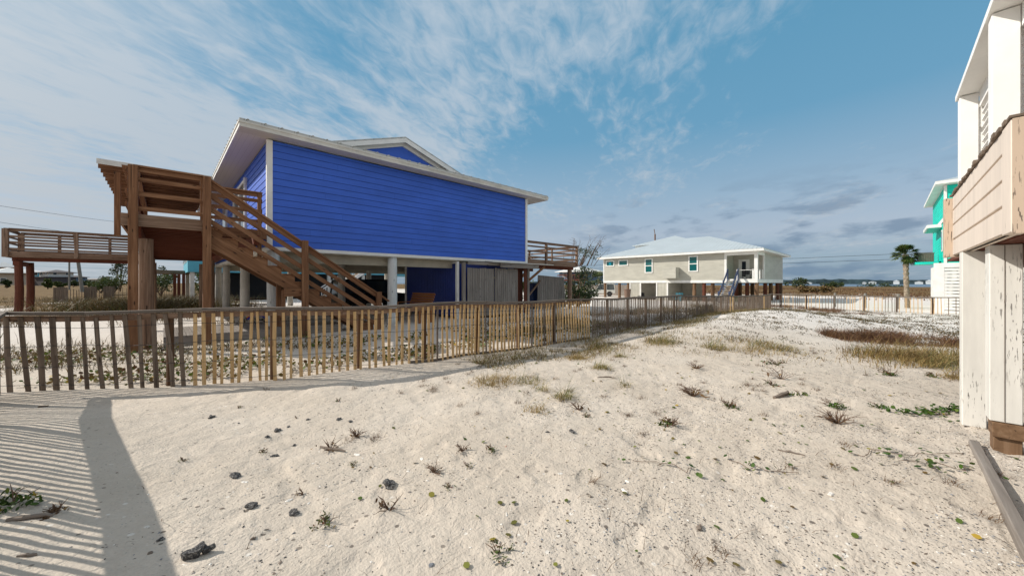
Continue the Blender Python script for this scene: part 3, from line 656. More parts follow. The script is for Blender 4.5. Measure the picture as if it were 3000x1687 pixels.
def side_deck():
    b = thing('side_deck', 'small brown timber deck with open rails at the right end of the blue house', 'deck', (17.5, 15.1, 0))
    X0, X1, Y0, Y1 = 13.9, 20.8, 15.1, 19.6; z = 3.05
    m = MB(); y = Y0
    while y < Y1: m.box(X0, X1, y, y+.136, z-.036, z); y += .142
    m.build('floor_boards', 'deck_red', b)
    m = MB(); m.beam((X0, Y0-.02, z-.17), (X1, Y0-.02, z-.17), .045, .36); m.beam((X1, Y0, z-.17), (X1, Y1, z-.17), .045, .36); m.build('fascia', 'deck_worn', b, .006)
    m = MB(); x = X0+.2
    while x < X1: m.box(x, x+.045, Y0+.02, Y1, z-.26, z-.04); x += .45
    m.box(X0, X1, Y0+.25, Y0+.4, z-.55, z-.27); m.box(X0, X1, Y1-.4, Y1-.25, z-.55, z-.27); m.build('joists', 'deck_red', b)
    railing(b, [(X0, Y0-.05), (X1, Y0-.05)], [(X0+.4, Y0-.06, z-.3, .16), (17.5, Y0-.07, z-.3, .14), (X1-.05, Y0-.07, z-.3, .15)], z, wood_='deck_worn', rails=(.8, .5, .15))
    railing(b, [(X1, Y0), (X1, Y1)], [(X1, 17.3, z, .1), (X1, Y1, z, .12)], z, wood_='deck_worn', rails=(.8, .5, .15)); railing(b, [(X0, Y1), (X1, Y1)], [(17.3, Y1, z, .1)], z, wood_='deck_worn', rails=(.8, .5, .15))
    for (x, y) in ((20.3, 15.3), (20.3, 19.3), (14.6, 19.3)):
        m = MB(); m.tube([(x, y, g1(x, y)-.2), (x, y, z-.55)], [.16, .15], 12, jit=.02); m.build('post', 'deck_worn', b)
    m = MB(); m.beam((15.2, 15.2, 1.7), (16.3, 15.2, 2.75), .05, .14); m.build('brace', 'deck_brown', b)
side_deck()

# ---------------------------------------------------------------- things around the blue house
def plank_wall(mb, x0, x1, y, z0, z1, w_=.14, jag=.02, th=.02):
    x = x0
    while x < x1-.03:
        q = min(w_*random.uniform(.92, 1.06), x1-x); t_ = random.uniform(0, .012); mb.box(x, x+q-.012, y-th-t_, y-t_, z0, z1+random.uniform(-jag, jag)); x += q
def shower():
    s = thing('outdoor_shower', 'grey plank outdoor shower enclosure under the right end of the blue house', 'enclosure', (11.7, 13.1, 0))
    m = MB(); plank_wall(m, 9.75, 11.35, 13.0, .08, 2.28); m.build('plank_panel', 'plank_grey', s, .003)
    m = MB(); plank_wall(m, 11.37, 12.9, 12.98, .08, 2.3); m.build('plank_panel', 'old_grey', s, .003)
    m = MB(); m.box(9.8, 12.9, 13.03, 13.07, .4, .5); m.box(9.8, 12.9, 13.03, 13.07, 1.8, 1.9); m.build('batten', 'old_grey', s)
    for x in (9.6, 13.72):
        m = MB(); m.beam((x, 13.05, -.15), (x, 13.05, 2.52), .14, .14); m.build('post', 'old_grey', s, .008)
    m = MB(); m.box(13.0, 13.6, 13.3, 13.34, 0, 2.4); m.box(13.4, 13.62, 13.0, 13.04, .05, 2.4); m.build('inner_wall', 'pile_red', s)
    m = MB(); m.box(9.7, 13.3, 12.86, 12.9, 2.42, 2.55); m.beam((11.5, 12.72, 2.44), (14.2, 12.72, 2.44), .045, .2); m.build('header', 'old_grey', s, .005)
    m = MB(); m.prism([(10.9, 12.6, 2.56), (15.3, 12.6, 2.56), (15.3, 13.15, 2.61), (10.9, 13.15, 2.61)], (0, 0, .03)); m.build('lean_to_roof', 'white_dirty', s)
    m = MB(); m.beam((13.75, 12.98, 1.75), (14.9, 12.9, 2.5), .06, .12); m.build('brace', 'deck_brown', s)
shower()
def leaning_panel():
    s = thing('fence_panel', 'grey plank privacy panel standing under the small side deck', 'fence panel', (19, 16, 0))
    m = MB(); z0 = g1(19, 16)
    x = 17.75
    for i in range(15):
        q = .185; t_ = (x-17.75)*-.05
        m.hexa([(x-.02+(i*.02), 16.0, z0+.05), (x+q-.03+(i*.02), 16.0, z0+.05), (x+q-.03+(i*.02), 16.03, z0+.05), (x-.02+(i*.02), 16.03, z0+.05), (x+.05, 16.0, 2.12+t_), (x+q+.04, 16.0, 2.12+t_), (x+q+.04, 16.03, 2.12+t_), (x+.05, 16.03, 2.12+t_)]); x += q
    m.build('planks', 'old_grey', s, .003)
    m = MB(); m.beam((15.9, 15.7, z0+.4), (17.9, 15.9, 1.75), .09, .09); m.build('prop', 'deck_worn', s)
leaning_panel()
def bin_(x, y, lab):
    z = g1(x, y); s = thing('wheeled_bin', lab, 'bin', (x, y, z), 'blue bins beside the plank panel')
    m = MB(); m.hexa([(x-.26, y-.28, z+.06), (x+.26, y-.28, z+.06), (x+.26, y+.28, z+.06), (x-.26, y+.28, z+.06), (x-.34, y-.36, z+1.7), (x+.34, y-.36, z+1.7), (x+.34, y+.36, z+1.7), (x-.34, y+.36, z+1.7)])
    for i in range(5): m.hexa([(x-.22+i*.1, y-.30, z+.1), (x-.18+i*.1, y-.30, z+.1), (x-.18+i*.1, y-.27, z+.1), (x-.22+i*.1, y-.27, z+.1), (x-.28+i*.13, y-.385, z+1.6), (x-.24+i*.13, y-.385, z+1.6), (x-.24+i*.13, y-.34, z+1.6), (x-.28+i*.13, y-.34, z+1.6)])
    m.build('bin_body', 'bin_blue', s); m = MB(); m.box(x-.37, x+.37, y-.4, y+.38, z+1.702, z+1.77); m.build('lid', 'bin_blue', s, .02)
    for q in (-.27, .27): m = MB(); m.tube([(x+q-.03, y+.3, z+.12), (x+q+.03, y+.3, z+.12)], .12, 12); m.build('wheel', 'rubber', s)
bin_(18.6, 17.2, 'blue wheeled bin nearest the corner of the blue house'); bin_(19.25, 17.3, 'blue wheeled bin half hidden by the grey plank panel')
def bench():
    y0, y1, x, z = 12.9, 14.75, 7.85, g1(8, 13.8); s = thing('garden_bench', 'orange-brown slatted wooden bench with its back to the blue store room', 'bench', (x, 13.8, z))
    m = MB()
    for i in range(6): m.beam((x+.02+i*.035, y0, z+.62+i*.105), (x+.02+i*.035, y1, z+.62+i*.105), .022, .095, up=(-.32, 0, 1))
    m.build('backrest', 'bench_orange', s, .003)
    m = MB()
    for i in range(5): m.box(x-.55+i*.11, x-.45+i*.11, y0, y1, z+.5, z+.53)
    m.build('seat', 'bench_orange', s, .003)
    for y in (y0, y1):
        m = MB(); m.box(x-.7, x+.12, y-.05, y+.05, z+.77, z+.80); m.box(x-.62, x-.5, y-.035, y+.035, z+.5, z+.77); m.build('armrest', 'bench_orange', s, .004)
        for q in (x-.52, x+.0): m = MB(); m.beam((q, y, z-.03), (q, y, z+.52), .07, .07); m.build('leg', 'bench_orange', s)
bench()
m = MB(); x = .0
pz = .27
while x < 4.2: m.box(x, x+.136, 12.35, 14.9, pz-.04, pz); x += .142
m.box(0, 4.2, 12.33, 12.37, -.05, pz-.042); m.box(0, .05, 12.4, 14.9, -.05, pz-.042); tag(m.build('low_platform', 'old_grey'), 'low grey board platform on the sand under the staircase landing', 'platform')
def picnic():
    x, y, z = 3.6, 23, g1(3.6, 23); s = thing('picnic_table', 'dark wooden picnic table in the shade beneath the blue house', 'table', (x, y, z))
    m = MB(); [m.box(x-1, x+1, y-.4+i*.16, y-.25+i*.16, z+.72, z+.76) for i in range(5)]; m.build('tabletop', 'post_dark', s)
    for q in (-.75, .75): m = MB(); m.box(x-1, x+1, y+q-.13, y+q+.13, z+.42, z+.46); m.build('bench_seat', 'post_dark', s)
    for q in (-.7, .7): m = MB(); m.beam((x+q, y-.8, z), (x+q, y-.3, z+.72), .05, .1); m.beam((x+q, y+.8, z), (x+q, y+.3, z+.72), .05, .1); m.beam((x+q+.05, y-.85, z+.38), (x+q+.05, y+.85, z+.38), .04, .09); m.build('leg', 'post_dark', s)
picnic()
def float_():
    s = thing('beach_mat', 'folded beach mat with red, blue and yellow stripes beneath the house', 'beach mat', (2.3, 14.6, pz))
    for i, c in enumerate(('blue_cloth', 'red_cloth', 'yellow_cloth', 'blue_cloth', 'red_cloth')):
        m = MB(); pts = [(1.95+.1*k, 14.3+i*.1, pz+.16+i*.02+.13*math.sin(k*.62)) for k in range(8)]
        for a, b in zip(pts, pts[1:]): m.beam(a, b, .1, .05)
        m.build('stripe', c, s)
    m = MB(); m.beam((2.0, 14.4, pz), (2.6, 14.4, pz+.22), .03, .03); m.beam((2.6, 14.6, pz), (2.0, 14.6, pz+.22), .03, .03); m.build('frame', 'dark_metal', s)
float_()

# ---------------------------------------------------------------- grey house beyond the fence
def vof(x, u): a, b = ray(x); return u*b/a
def grey_house():
    U, ZB, ZT = 46., 1.62, 5.05; V0, V1 = 9.7, 28.6; UB = 59.6; gnd = -.75
    h = thing('grey_house', 'pale grey clapboard house on piles with a white metal roof and corner porch', 'house', (U, 19, gnd))
    va, vb = vof(2212, U), vof(2125, U)          # porch bay
    pb = U+3.2
    m = MB(); m.box(U+.03, UB, vb, V1, ZB+.3, ZT); m.box(pb, UB, V0+.03, vb, ZB+.3, ZT); m.build('wall_core', 'grey_siding', h)
    m = MB(); siding(m, (U+.03, V1), (0, -1), (-1, 0), V1-vb, ZB+.32, ZT, .2, .02); m.build('long_wall', 'greige_siding', h)
    m = MB(); siding(m, (pb+.0, V0+.03), (1, 0), (0, -1), UB-pb, ZB+.32, ZT, .2, .02); siding(m, (pb, vb), (0, -1), (-1, 0), vb-V0-.1, ZB+.3, ZT, .2, .02); siding(m, (U+.1, vb), (1, 0), (0, -1), 3.1, ZB+.3, ZT, .2, .02); m.build('porch_wall', 'greige_siding', h)
    m = MB(); m.box(U-.03, U+.02, vb, V1+.02, ZB, ZB+.31); m.box(U, UB, V0-.02, V0+.05, ZB, ZB+.42); m.box(U-.04, U+.03, V0-.02, vb, ZB+.02, ZB+.42); m.box(U+.03, UB, V0+.05, V1, ZB+.05, ZB+.29); m.build('skirt_board', 'white_trim', h)
    m = MB(); m.box(U, pb, V0, vb, ZB+.36, ZB+.43); m.build('porch_floor', 'white_dirty', h)
    for (x0, x1, y0, y1) in ((U-.02, U+.28, V0-.02, V0+.3), (U-.02, U+.14, vb-.12, vb+.1), (pb-.12, pb+.08, V0-.02, V0+.15)):
        m = MB(); m.box(x0, x1, y0, y1, ZB+.4, ZT); m.build('column', 'white_trim', h)
    m = MB(); m.box(U-.025, U+.1, V0, vb, ZT-.35, ZT); m.box(U+.1, pb, V0-.015, V0+.1, ZT-.35, ZT); m.box(U, U+.06, V1-.12, V1+.03, ZB, ZT); m.build('header', 'white_trim', h)
    # porch balustrade
    m = MB(); m.box(U, U+.06, V0+.3, vof(2160, U), ZB+1.38, ZB+1.43); m.build('handrail', 'white_trim', h)
    for v in (vof(2206, U), vof(2160, U)): m = MB(); m.box(U, U+.1, v-.07, v+.07, ZB+.43, ZB+1.5); m.build('baluster_post', 'white_trim', h)
    for u in (U+1.2, U+2.4): m = MB(); m.box(u, u+.12, V0, V0+.1, ZB+.43, ZB+1.5); m.build('baluster_post', 'white_trim', h)
    # door
    m = MB(); dv0, dv1 = vof(2164, pb), vof(2196, pb); m.box(pb-.06, pb, dv1, dv0, ZB+.43, ZB+2.75); dd = m.build('door', 'white_trim', h); m = MB(); m.box(pb-.075, pb-.062, dv1+.35, dv0-.35, ZB+.7, ZB+2.5); m.build('pane', 'glass_dark', dd)
    def win(x0, x1, y0, y1, split):
        a, b = vof(x0, U), vof(x1, U); xm = (x0+x1)/2; dd_ = U/ray(xm)[0]; z1, z0 = EYE+(HZ-y0)/FPX*dd_, EYE+(HZ-y1)/FPX*dd_; w_ = .13
        m = MB(); m.box(U-.05, U+.02, b, a, z1-w_, z1); m.box(U-.05, U+.02, b, a, z0, z0+w_); m.box(U-.05, U+.02, b, b+w_, z0+w_, z1-w_); m.box(U-.05, U+.02, a-w_, a, z0+w_, z1-w_)
        if split: zm = (z0+z1)/2; m.box(U-.045, U+.02, b+w_, a-w_, zm-.05, zm+.05)
        f = m.build('window', 'white_trim', h); m = MB(); m.box(U-.03, U+.02, b+w_, a-w_, z0+w_, z1-w_); m.build('pane', 'glass_teal', f); return f, (a+b)/2, (z0+z1)/2
    f, vm_, zm_ = win(1775.3, 1800, 763.6, 780.7, False); win(1812, 1840, 761, 779, False); win(1889, 1912.5, 757.4, 799.8, True); win(2017, 2045, 749.5, 796.2, True)
    st_ = []
    for i in range(10): rr_ = .32 if i % 2 == 0 else .13; an = PI/2+i*PI/5; st_.append((U-.06, vm_-rr_*math.cos(an), zm_+rr_*math.sin(an)))
    m = MB(); m.prism(st_, (.025, 0, 0)); m.build('star_ornament', 'turq_plastic', f)
    # jutting box
    a, b = vof(1941, U-1.1), vof(1992, U-1.1)-.0; z1, z0 = EYE+(HZ-783)/FPX*44, EYE+(HZ-815)/FPX*44
    m = MB(); m.box(U-1.1, U-.03, b+.5, a, z0, z1); siding(m, (U-1.1, a), (0, -1), (-1, 0), a-b-.5, z0+.02, z1, .2, .015); m.build('box_bay', 'greige_siding', h)
    # roof
    E0, E1, W0, W1, ZE, S = 45.3, 60.7, 9.0, 29.25, 5.32, .334; UC = (E0+E1)/2; q = UC-E0; ZR = ZE+q*S
    th = (0, 0, -.08); m = MB()
    m.prism([(E0, W0, ZE), (UC, W0+q, ZR), (UC, W1-q, ZR), (E0, W1, ZE)][::-1], th); m.prism([(E1, W0, ZE), (UC, W0+q, ZR), (UC, W1-q, ZR), (E1, W1, ZE)], th)
    m.build('roof', 'roof_metal_v', h)
    m = MB(); m.prism([(E0, W0, ZE), (E1, W0, ZE), (UC, W0+q, ZR)], th); m.prism([(E0, W1, ZE), (E1, W1, ZE), (UC, W1-q, ZR)], th); m.build('hip_roof', 'roof_metal_u', h)
    m = MB(); c = (56.5, 22.6); e = 4.6; zz = 8.85
    for k in range(4):
        pts = [(-e, -e), (e, -e), (e, e), (-e, e)]; p0, p1 = pts[k], pts[(k+1) % 4]
        m.prism([(c[0]+p0[0], c[1]+p0[1], zz-e*S), (c[0]+p1[0], c[1]+p1[1], zz-e*S), (c[0], c[1], zz)], th)
    m.build('upper_roof', 'roof_metal_v', h); m = MB(); m.box(c[0]-e+.3, c[0]+e-.3, c[1]-e+.3, c[1]+e-.3, 5.4, zz-e*S-.09); m.build('upper_wall', 'white_trim', h)
    m = MB(); m.box(E0, E0+.05, W0, W1, ZE-.3, ZE-.085); m.box(E0+.05, E1, W0, W0+.05, ZE-.3, ZE-.085); m.build('fascia', 'white_trim', h)
    m = MB(); m.box(E0+.05, UB+.5, W0+.05, W1, ZE-.3, ZE-.25); m.build('soffit', 'white_dirty', h)
    m = MB(); u, v = 56, vof(1919, 56); m.tube([(u, v, 7), (u, v, 9.3)], .12, 10); m.tube([(u, v, 9.3), (u-.1, v+.1, 10.1)], .06, 8); m.build('vent_pipe', 'clay', h)
    # piles and the enclosed bays below
    for x, mt in ((1773, 'pile_brown'), (1815, 'pile_brown'), (1841, 'pile_brown'), (2034, 'pile_brown'), (2063, 'pile_red'), (2088, 'post_dark'), (2217, 'pile_brown')):
        v = vof(x, U+.3); m = MB(); m.tube([(U+.3, v, gnd-.3), (U+.3, v, ZB+.05)], .2, 10, jit=.02); m.build('pile', mt, h)
    for i, x in enumerate((2157, 2168, 2189, 2204, 2242, 2258, 2277, 2287)):
        u = (U+3.4, U+6.5, U+3.4, U+9, U+3.5, U+7, U+10, U+13)[i]; v = vof(x, u) if i < 4 else V0+.4; u = u if i < 4 else (V0+.4)*ray(x)[0]/ray(x)[1]
        m = MB(); m.tube([(u, v, gnd-.3), (u, v, ZB+.06)], .21, 10, jit=.02); m.build('pile', ('pile_red', 'post_dark')[i % 2], h)
    for x0, x1 in ((1846, 1876), (1924, 1955)):
        a, b = vof(x0, U), vof(x1, U); m = MB(); m.box(U+.05, U+.12, b, a, gnd, ZB)
        v = b
        while v < a: m.box(U+.035, U+.05, v, v+.05, gnd, ZB-.01); v += .4
        m.build('lower_panel', 'greige_siding', h); m = MB(); m.box(U+.0, U+.05, b-.09, b+.09, gnd, ZB); m.box(U+.0, U+.05, a-.06, a+.09, gnd, ZB); m.build('panel_trim', 'white_trim', h)
    m = MB(); m.box(U+4.5, U+4.6, vof(2060, U+4.5), vof(1846, U+4.5), gnd, ZB); m.box(U+.1, U+4.5, vof(1957, U), vof(1957, U)+.1, gnd, ZB)
    v = vof(2060, U+4.5)
    while v < vof(1960, U+4.5): m.box(U+4.47, U+4.5, v, v+.06, gnd, ZB-.02); v += .5
    m.build('recessed_wall', 'greige_siding', h)
    # porch steps
    vL, vR = vof(2133, U)-.0, vof(2160, U)-.1; st = thing('porch_steps', 'dark blue steps climbing to the porch of the pale grey house', 'steps', (U-1.5, (vL+vR)/2, gnd))
    for v in (vL, vR):
        m = MB(); m.beam((U, v, ZB+1.5), (U-3.6, v, gnd+.75), .06, .26); m.build('handrail', 'navy_paint', st); m = MB(); m.beam((U, v, ZB+.35), (U-3.4, v, gnd), .07, .3); m.build('stringer', 'navy_paint', st)
        for q in (.03, .5, .97): m = MB(); x = U-3.5*q; m.beam((x, v, ZB+.4-q*2.6), (x, v, ZB+1.5-q*2.45), .1, .1); m.build('post', 'navy_paint', st)
    for i in range(12): m = MB(); z = ZB+.3-(i+.5)*.195; m.box(U-.1-i*.28-.28, U-.1-i*.28, vR, vL, z, z+.05); m.build('tread', 'white_dirty', st)
grey_house()
def adirondack():
    a, b, z = 44.3*1, 0, -.72; x, y = 44.6, vof(1985, 44.6); s = thing('beach_chair', 'turquoise slatted beach chair on the sand below the pale grey house', 'chair', (x, y, z))
    m = MB(); m.hexa([(x-.3, y-.35, z+.42), (x+.35, y-.35, z+.3), (x+.35, y+.35, z+.3), (x-.3, y+.35, z+.42), (x-.3, y-.35, z+.47), (x+.35, y-.35, z+.35), (x+.35, y+.35, z+.35), (x-.3, y+.35, z+.47)]); m.build('seat', 'turq_plastic', s)
    m = MB()
    for i in range(5): m.beam((x+.3, y-.3+i*.15, z+.32), (x+.62, y-.38+i*.19, z+1.1+(.06 if i == 2 else 0)), .12, .03, up=(0, 1, 0))
    m.build('backrest', 'turq_plastic', s)
    for q in (-.4, .4):
        m = MB(); m.box(x-.4, x+.4, y+q-.07, y+q+.07, z+.62, z+.66); m.build('armrest', 'turq_plastic', s)
        m = MB(); m.box(x-.36, x-.28, y+q-.04, y+q+.04, z, z+.62); m.build('leg', 'turq_plastic', s); m = MB(); m.beam((x-.2, y+q*.9, z+.35), (x+.6, y+q*.9, z+.02), .06, .1); m.build('leg', 'turq_plastic', s)
adirondack()
def round_bin(x, y, R, h_, mat, name, lab, cat):
    z = g1(x, y); m = MB(); m.tube([(x, y, z), (x, y, z+h_*.9), (x, y, z+h_*.9), (x, y, z+h_)], [R*.85, R, R*1.08, R*1.06], 14); tag(m.build(name, mat), lab, cat)
u = 44.8; round_bin(u, vof(1838, u), .42, 1.35, 'clay', 'trash_can', 'orange-brown trash can beside the pale grey house wall', 'trash can')
u = 48.; round_bin(u, vof(2154, u), .35, .55, 'green_plastic', 'bucket', 'green bucket among the piles right of the blue steps', 'bucket')
def patio_chair(x, y, z, lab, rot):
    s = thing('patio_chair', lab, 'chair', (x, y, z), 'dark patio chairs at the grey house'); ORG[s.name] = Vector((0, 0, 0))
    m = MB(); m.box(-.26, .26, -.26, .26, .42, .46); m.build('seat', 'black_plastic', s); m = MB(); m.beam((-.26, .25, .5), (-.30, .33, 1.0), .05, .05); m.box(-.28, .28, .25, .31, .5, 1.0); m.build('backrest', 'black_plastic', s)
    for i, j in ((-1, -1), (1, -1), (-1, 1), (1, 1)): m = MB(); m.beam((i*.24, j*.24, 0), (i*.24, j*.24, .42), .04, .04); m.build('leg', 'black_plastic', s)
    s.rotation_euler = (0, 0, rot)
patio_chair(46.6, vof(1888, 46.6), -.7, 'dark patio chair in the open bay under the pale grey house', 1.2)
patio_chair(47.2, vof(2184, 47.2), 2.05, 'dark patio chair on the pale grey house porch in front of the door', -1.4)
patio_chair(47.5, vof(2198, 47.5), 2.05, 'dark patio chair on the pale grey house porch next to its corner column', -.4)
def car(name, label, x, y, rot, body, L=4.4, Wd=1.85, H=1.85, boxy=True):
    z = g1(x, y); s = thing(name, label, 'car', (x, y, z)); ORG[s.name] = Vector((0, 0, 0)); hb = .95; hw = Wd/2
    m = MB(); pf = [(-L/2, .45), (-L/2, hb), (L/2-1.45, hb+.02), (L/2-1.35, hb+.08), (L/2-.1, hb-.06), (L/2, hb-.2), (L/2, .42)]
    m.prism([(a, -hw, b) for a, b in pf], (0, Wd, 0)); m.build('body', body, s, .05)
    m = MB(); q = .12; top = [(-L/2+.06, hb+.02), (-L/2+.18, H), (L/2-2.0, H), (L/2-1.5, hb+.03)]
    m.prism([(a, -hw+q, b) for a, b in top], (0, Wd-2*q, 0)); m.build('cabin', 'glass_grey' if boxy else 'glass_dark', s, .03)
    m = MB(); m.box(-L/2+.14, L/2-1.98, -hw+.08, hw-.08, H, H+.06)
    for a, b in (((-L/2+.06, hb), (-L/2+.18, H)), ((-L/2+1.3, hb), (-L/2+1.3, H)), ((L/2-1.5, hb), (L/2-2., H))):
        for y_ in (-hw+.1, hw-.1): m.beam((a[0], y_, a[1]), (b[0], y_, b[1]), .07, .09)
    m.build('roof', body, s)
    for i in (-L/2+.85, L/2-.85):
        for j in (-hw+.05, hw-.05):
            m = MB(); m.tube([(i, j-.12, .38), (i, j+.12, .38)], .39, 18); wh = m.build('wheel', 'rubber', s); m = MB(); m.tube([(i, j-.135, .38), (i, j+.135, .38)], .2, 12); m.build('rim', 'dark_metal', wh)
    for j in (-hw+.3, hw-.3): m = MB(); m.tube([(L/2-.02, j, .72), (L/2+.03, j, .72)], .11, 10); m.build('headlight', 'white_trim', s)
    m = MB(); m.box(L/2-.02, L/2+.12, -hw, hw, .42, .58); m.build('bumper', 'dark_metal', s)
    s.rotation_euler = (0, 0, rot)
car('parked_jeep', 'white boxy off-road car parked left of the pale grey house', 49.5, vof(1760, 49.5), math.radians(120), 'car_white')
# plank fence behind the jeep
mb = MB(); v = vof(1850, 54)
while v < 40: mb.box(54, 54.05, v, v+.3, -.7, 1.25); v += .31
tag(mb.build('plank_fence', 'old_grey'), 'grey plank fence behind the white off-road car', 'fence')

# ---------------------------------------------------------------- turquoise house, palm
def teal_house():
    U0, U1, V0, Z0, Z1 = 41., 51.3, -2.9, 3.05, 8.7; h = thing('turquoise_house', 'tall bright turquoise house with white slatted base at the right', 'house', (46, -6, -.7))
    m = MB(); m.box(U0+.03, U1, -12, V0-.03, Z0, Z1); m.build('wall_core', 'teal_paint', h)
    m = MB(); siding(m, (U0, V0-.03), (1, 0), (0, 1), U1-U0, Z0, Z1, .22, .02); m.build('side_wall', 'teal_siding', h)
    m = MB(); siding(m, (U0+.03, -12), (0, 1), (-1, 0), 9.1, Z0, Z1, .3, .02); m.build('front_wall', 'teal_siding', h)
    m = MB(); m.box(U0-.03, U0+.2, V0-.1, V0+.04, Z0-.4, Z1); m.box(U0-.01, U1, V0+.01, V0+.035, 6.15, 6.45); m.build('white_trim_boards', 'white_trim', h)
    m = MB(); m.box(U0-.8, U1+.8, -13, V0+.5, Z1+.02, Z1+.22); m.build('eaves', 'white_trim', h)
    m = MB(); m.prism([(U0-.8, V0+.5, Z1+.24), (U1+.8, V0+.5, Z1+.24), (46, -7.5, 10.6)], (0, 0, -.02)); m.prism([(U0-.8, V0+.5, Z1+.24), (46, -7.5, 10.6), (U0-.8, -13, Z1+.24)], (0, 0, -.02)); m.build('roof', 'roof_metal_u', h)
    m = MB(); m.box(43.2, 47.5, V0, V0+.75, 5.9, 6.14); aw = m.build('awning', 'white_trim', h); m = MB(); m.box(43.3, 47.4, V0, V0+.65, 5.86, 5.898); m.build('awning_lining', 'teal_paint', aw)
    m = MB(); m.box(43.8, 46.6, V0, V0+1.35, 3.1, 3.28); m.box(43.8, 43.9, V0, V0+.1, 2.6, 4.2); m.build('shelf', 'teal_paint', h)
    m = MB(); m.box(44.6, 45.6, V0+.3, V0+1.15, 3.282, 4.0)
    for i in range(9): m.box(44.57, 44.6, V0+.33+i*.09, V0+.37+i*.09, 3.33, 3.95)
    m.box(44.56, 45.64, V0+.26, V0+1.19, 4.0, 4.04); m.build('air_conditioner', 'ac_metal', h)
    m = MB(); m.box(42.2, 42.9, V0+.01, V0+.05, 4.0, 5.6); w_ = m.build('window', 'white_trim', h); m = MB(); m.box(42.28, 42.82, V0+.03, V0+.055, 4.1, 5.5); m.build('pane', 'glass_grey', w_)
    lt = MB(); v0, v1 = -6.2, -2.35; lt.box(U0-.35, U0-.31, v1-.5, v1, -.9, 2.75); lt.box(U0-.32, U0-.3, v0, v1, 2.72, 3.05)
    z = -.8
    while z < 2.7:
        lt.box(U0-.34, U0-.31, v0, v1-.5, z, z+.17); z += .235
    for v in (-3.9, -5.): lt.box(U0-.30, U0-.25, v, v+.1, -.8, 2.7)
    lt.box(U0-.3, 43.2, v1-.03, v1, -.8, 2.75); lt.build('slatted_base', 'white_trim', h)
    m = MB(); m.box(U0+.4, U1-.3, -11, V0-.6, -.8, Z0); m.build('lower_store', 'white_dirty', h)
teal_house()
def palm(x, y, h_, label, R=1.35, n=34, name='palm_tree', trunk=.14, nb=26):
    z = g1(x, y); s = thing(name, label, 'palm', (x, y, z)); k = 26
    m = MB(); pts = [(x+.10*math.sin(i/k*3)*1.2-.2*i/k, y+.1*i/k, z-.15+(h_+.15)*i/k) for i in range(k+1)]
    m.tube(pts, [trunk*(1.12-.1*i/k+.22*(i % 2)*(i/k > .25)+(.12 if i > k*.8 else 0)) for i in range(k+1)], 12, jit=.10); m.build('trunk', 'trunk', s)
    c = np.array(pts[-1]); V = []
    for i in range(n):
        an = rng.uniform(0, 2*PI); el = rng.uniform(-1.1, 1.45); dv = np.array([math.cos(an)*math.cos(el), math.sin(an)*math.cos(el), math.sin(el)]); st_ = R*rng.uniform(.45, .62)
        p = c+dv*st_; p[2] -= .12*st_; side = np.cross(dv, [0, 0, 1.]); side /= np.linalg.norm(side)+1e-6; upv = np.cross(side, dv)
        V.append(np.stack([c-side*.02, c+side*.02, p+side*.015, p-side*.015]))
        for b in range(nb):
            a = (b/(nb-1)-.5)*2.5; d2 = dv*math.cos(a)+side*math.sin(a)+upv*.10*rng.normal(); L = R*.62*(1-.25*abs(a)/1.25)*rng.uniform(.85, 1.1); e = p+d2*L-np.array([0, 0, .22*L]); md = p+d2*L*.5; w_ = .03
            V.append(np.stack([p, md+upv*w_*.4+np.cross(d2, upv)*w_, e, md-np.cross(d2, upv)*w_]))
    V = np.concatenate(V); quads('crown', V, 'palm_leaf', np.clip(rng.normal(.45, .25, len(V)//4), 0, 1), s); return s
u = 45.; palm(u, vof(2663, u)+.1, 4.5, 'single cabbage palm between the far fence and the turquoise house', .93, 60)
u = 58.; palm(u, vof(1756, u), 2.6, 'bushy low palm beside the left end of the pale grey house', 2.0, 40)

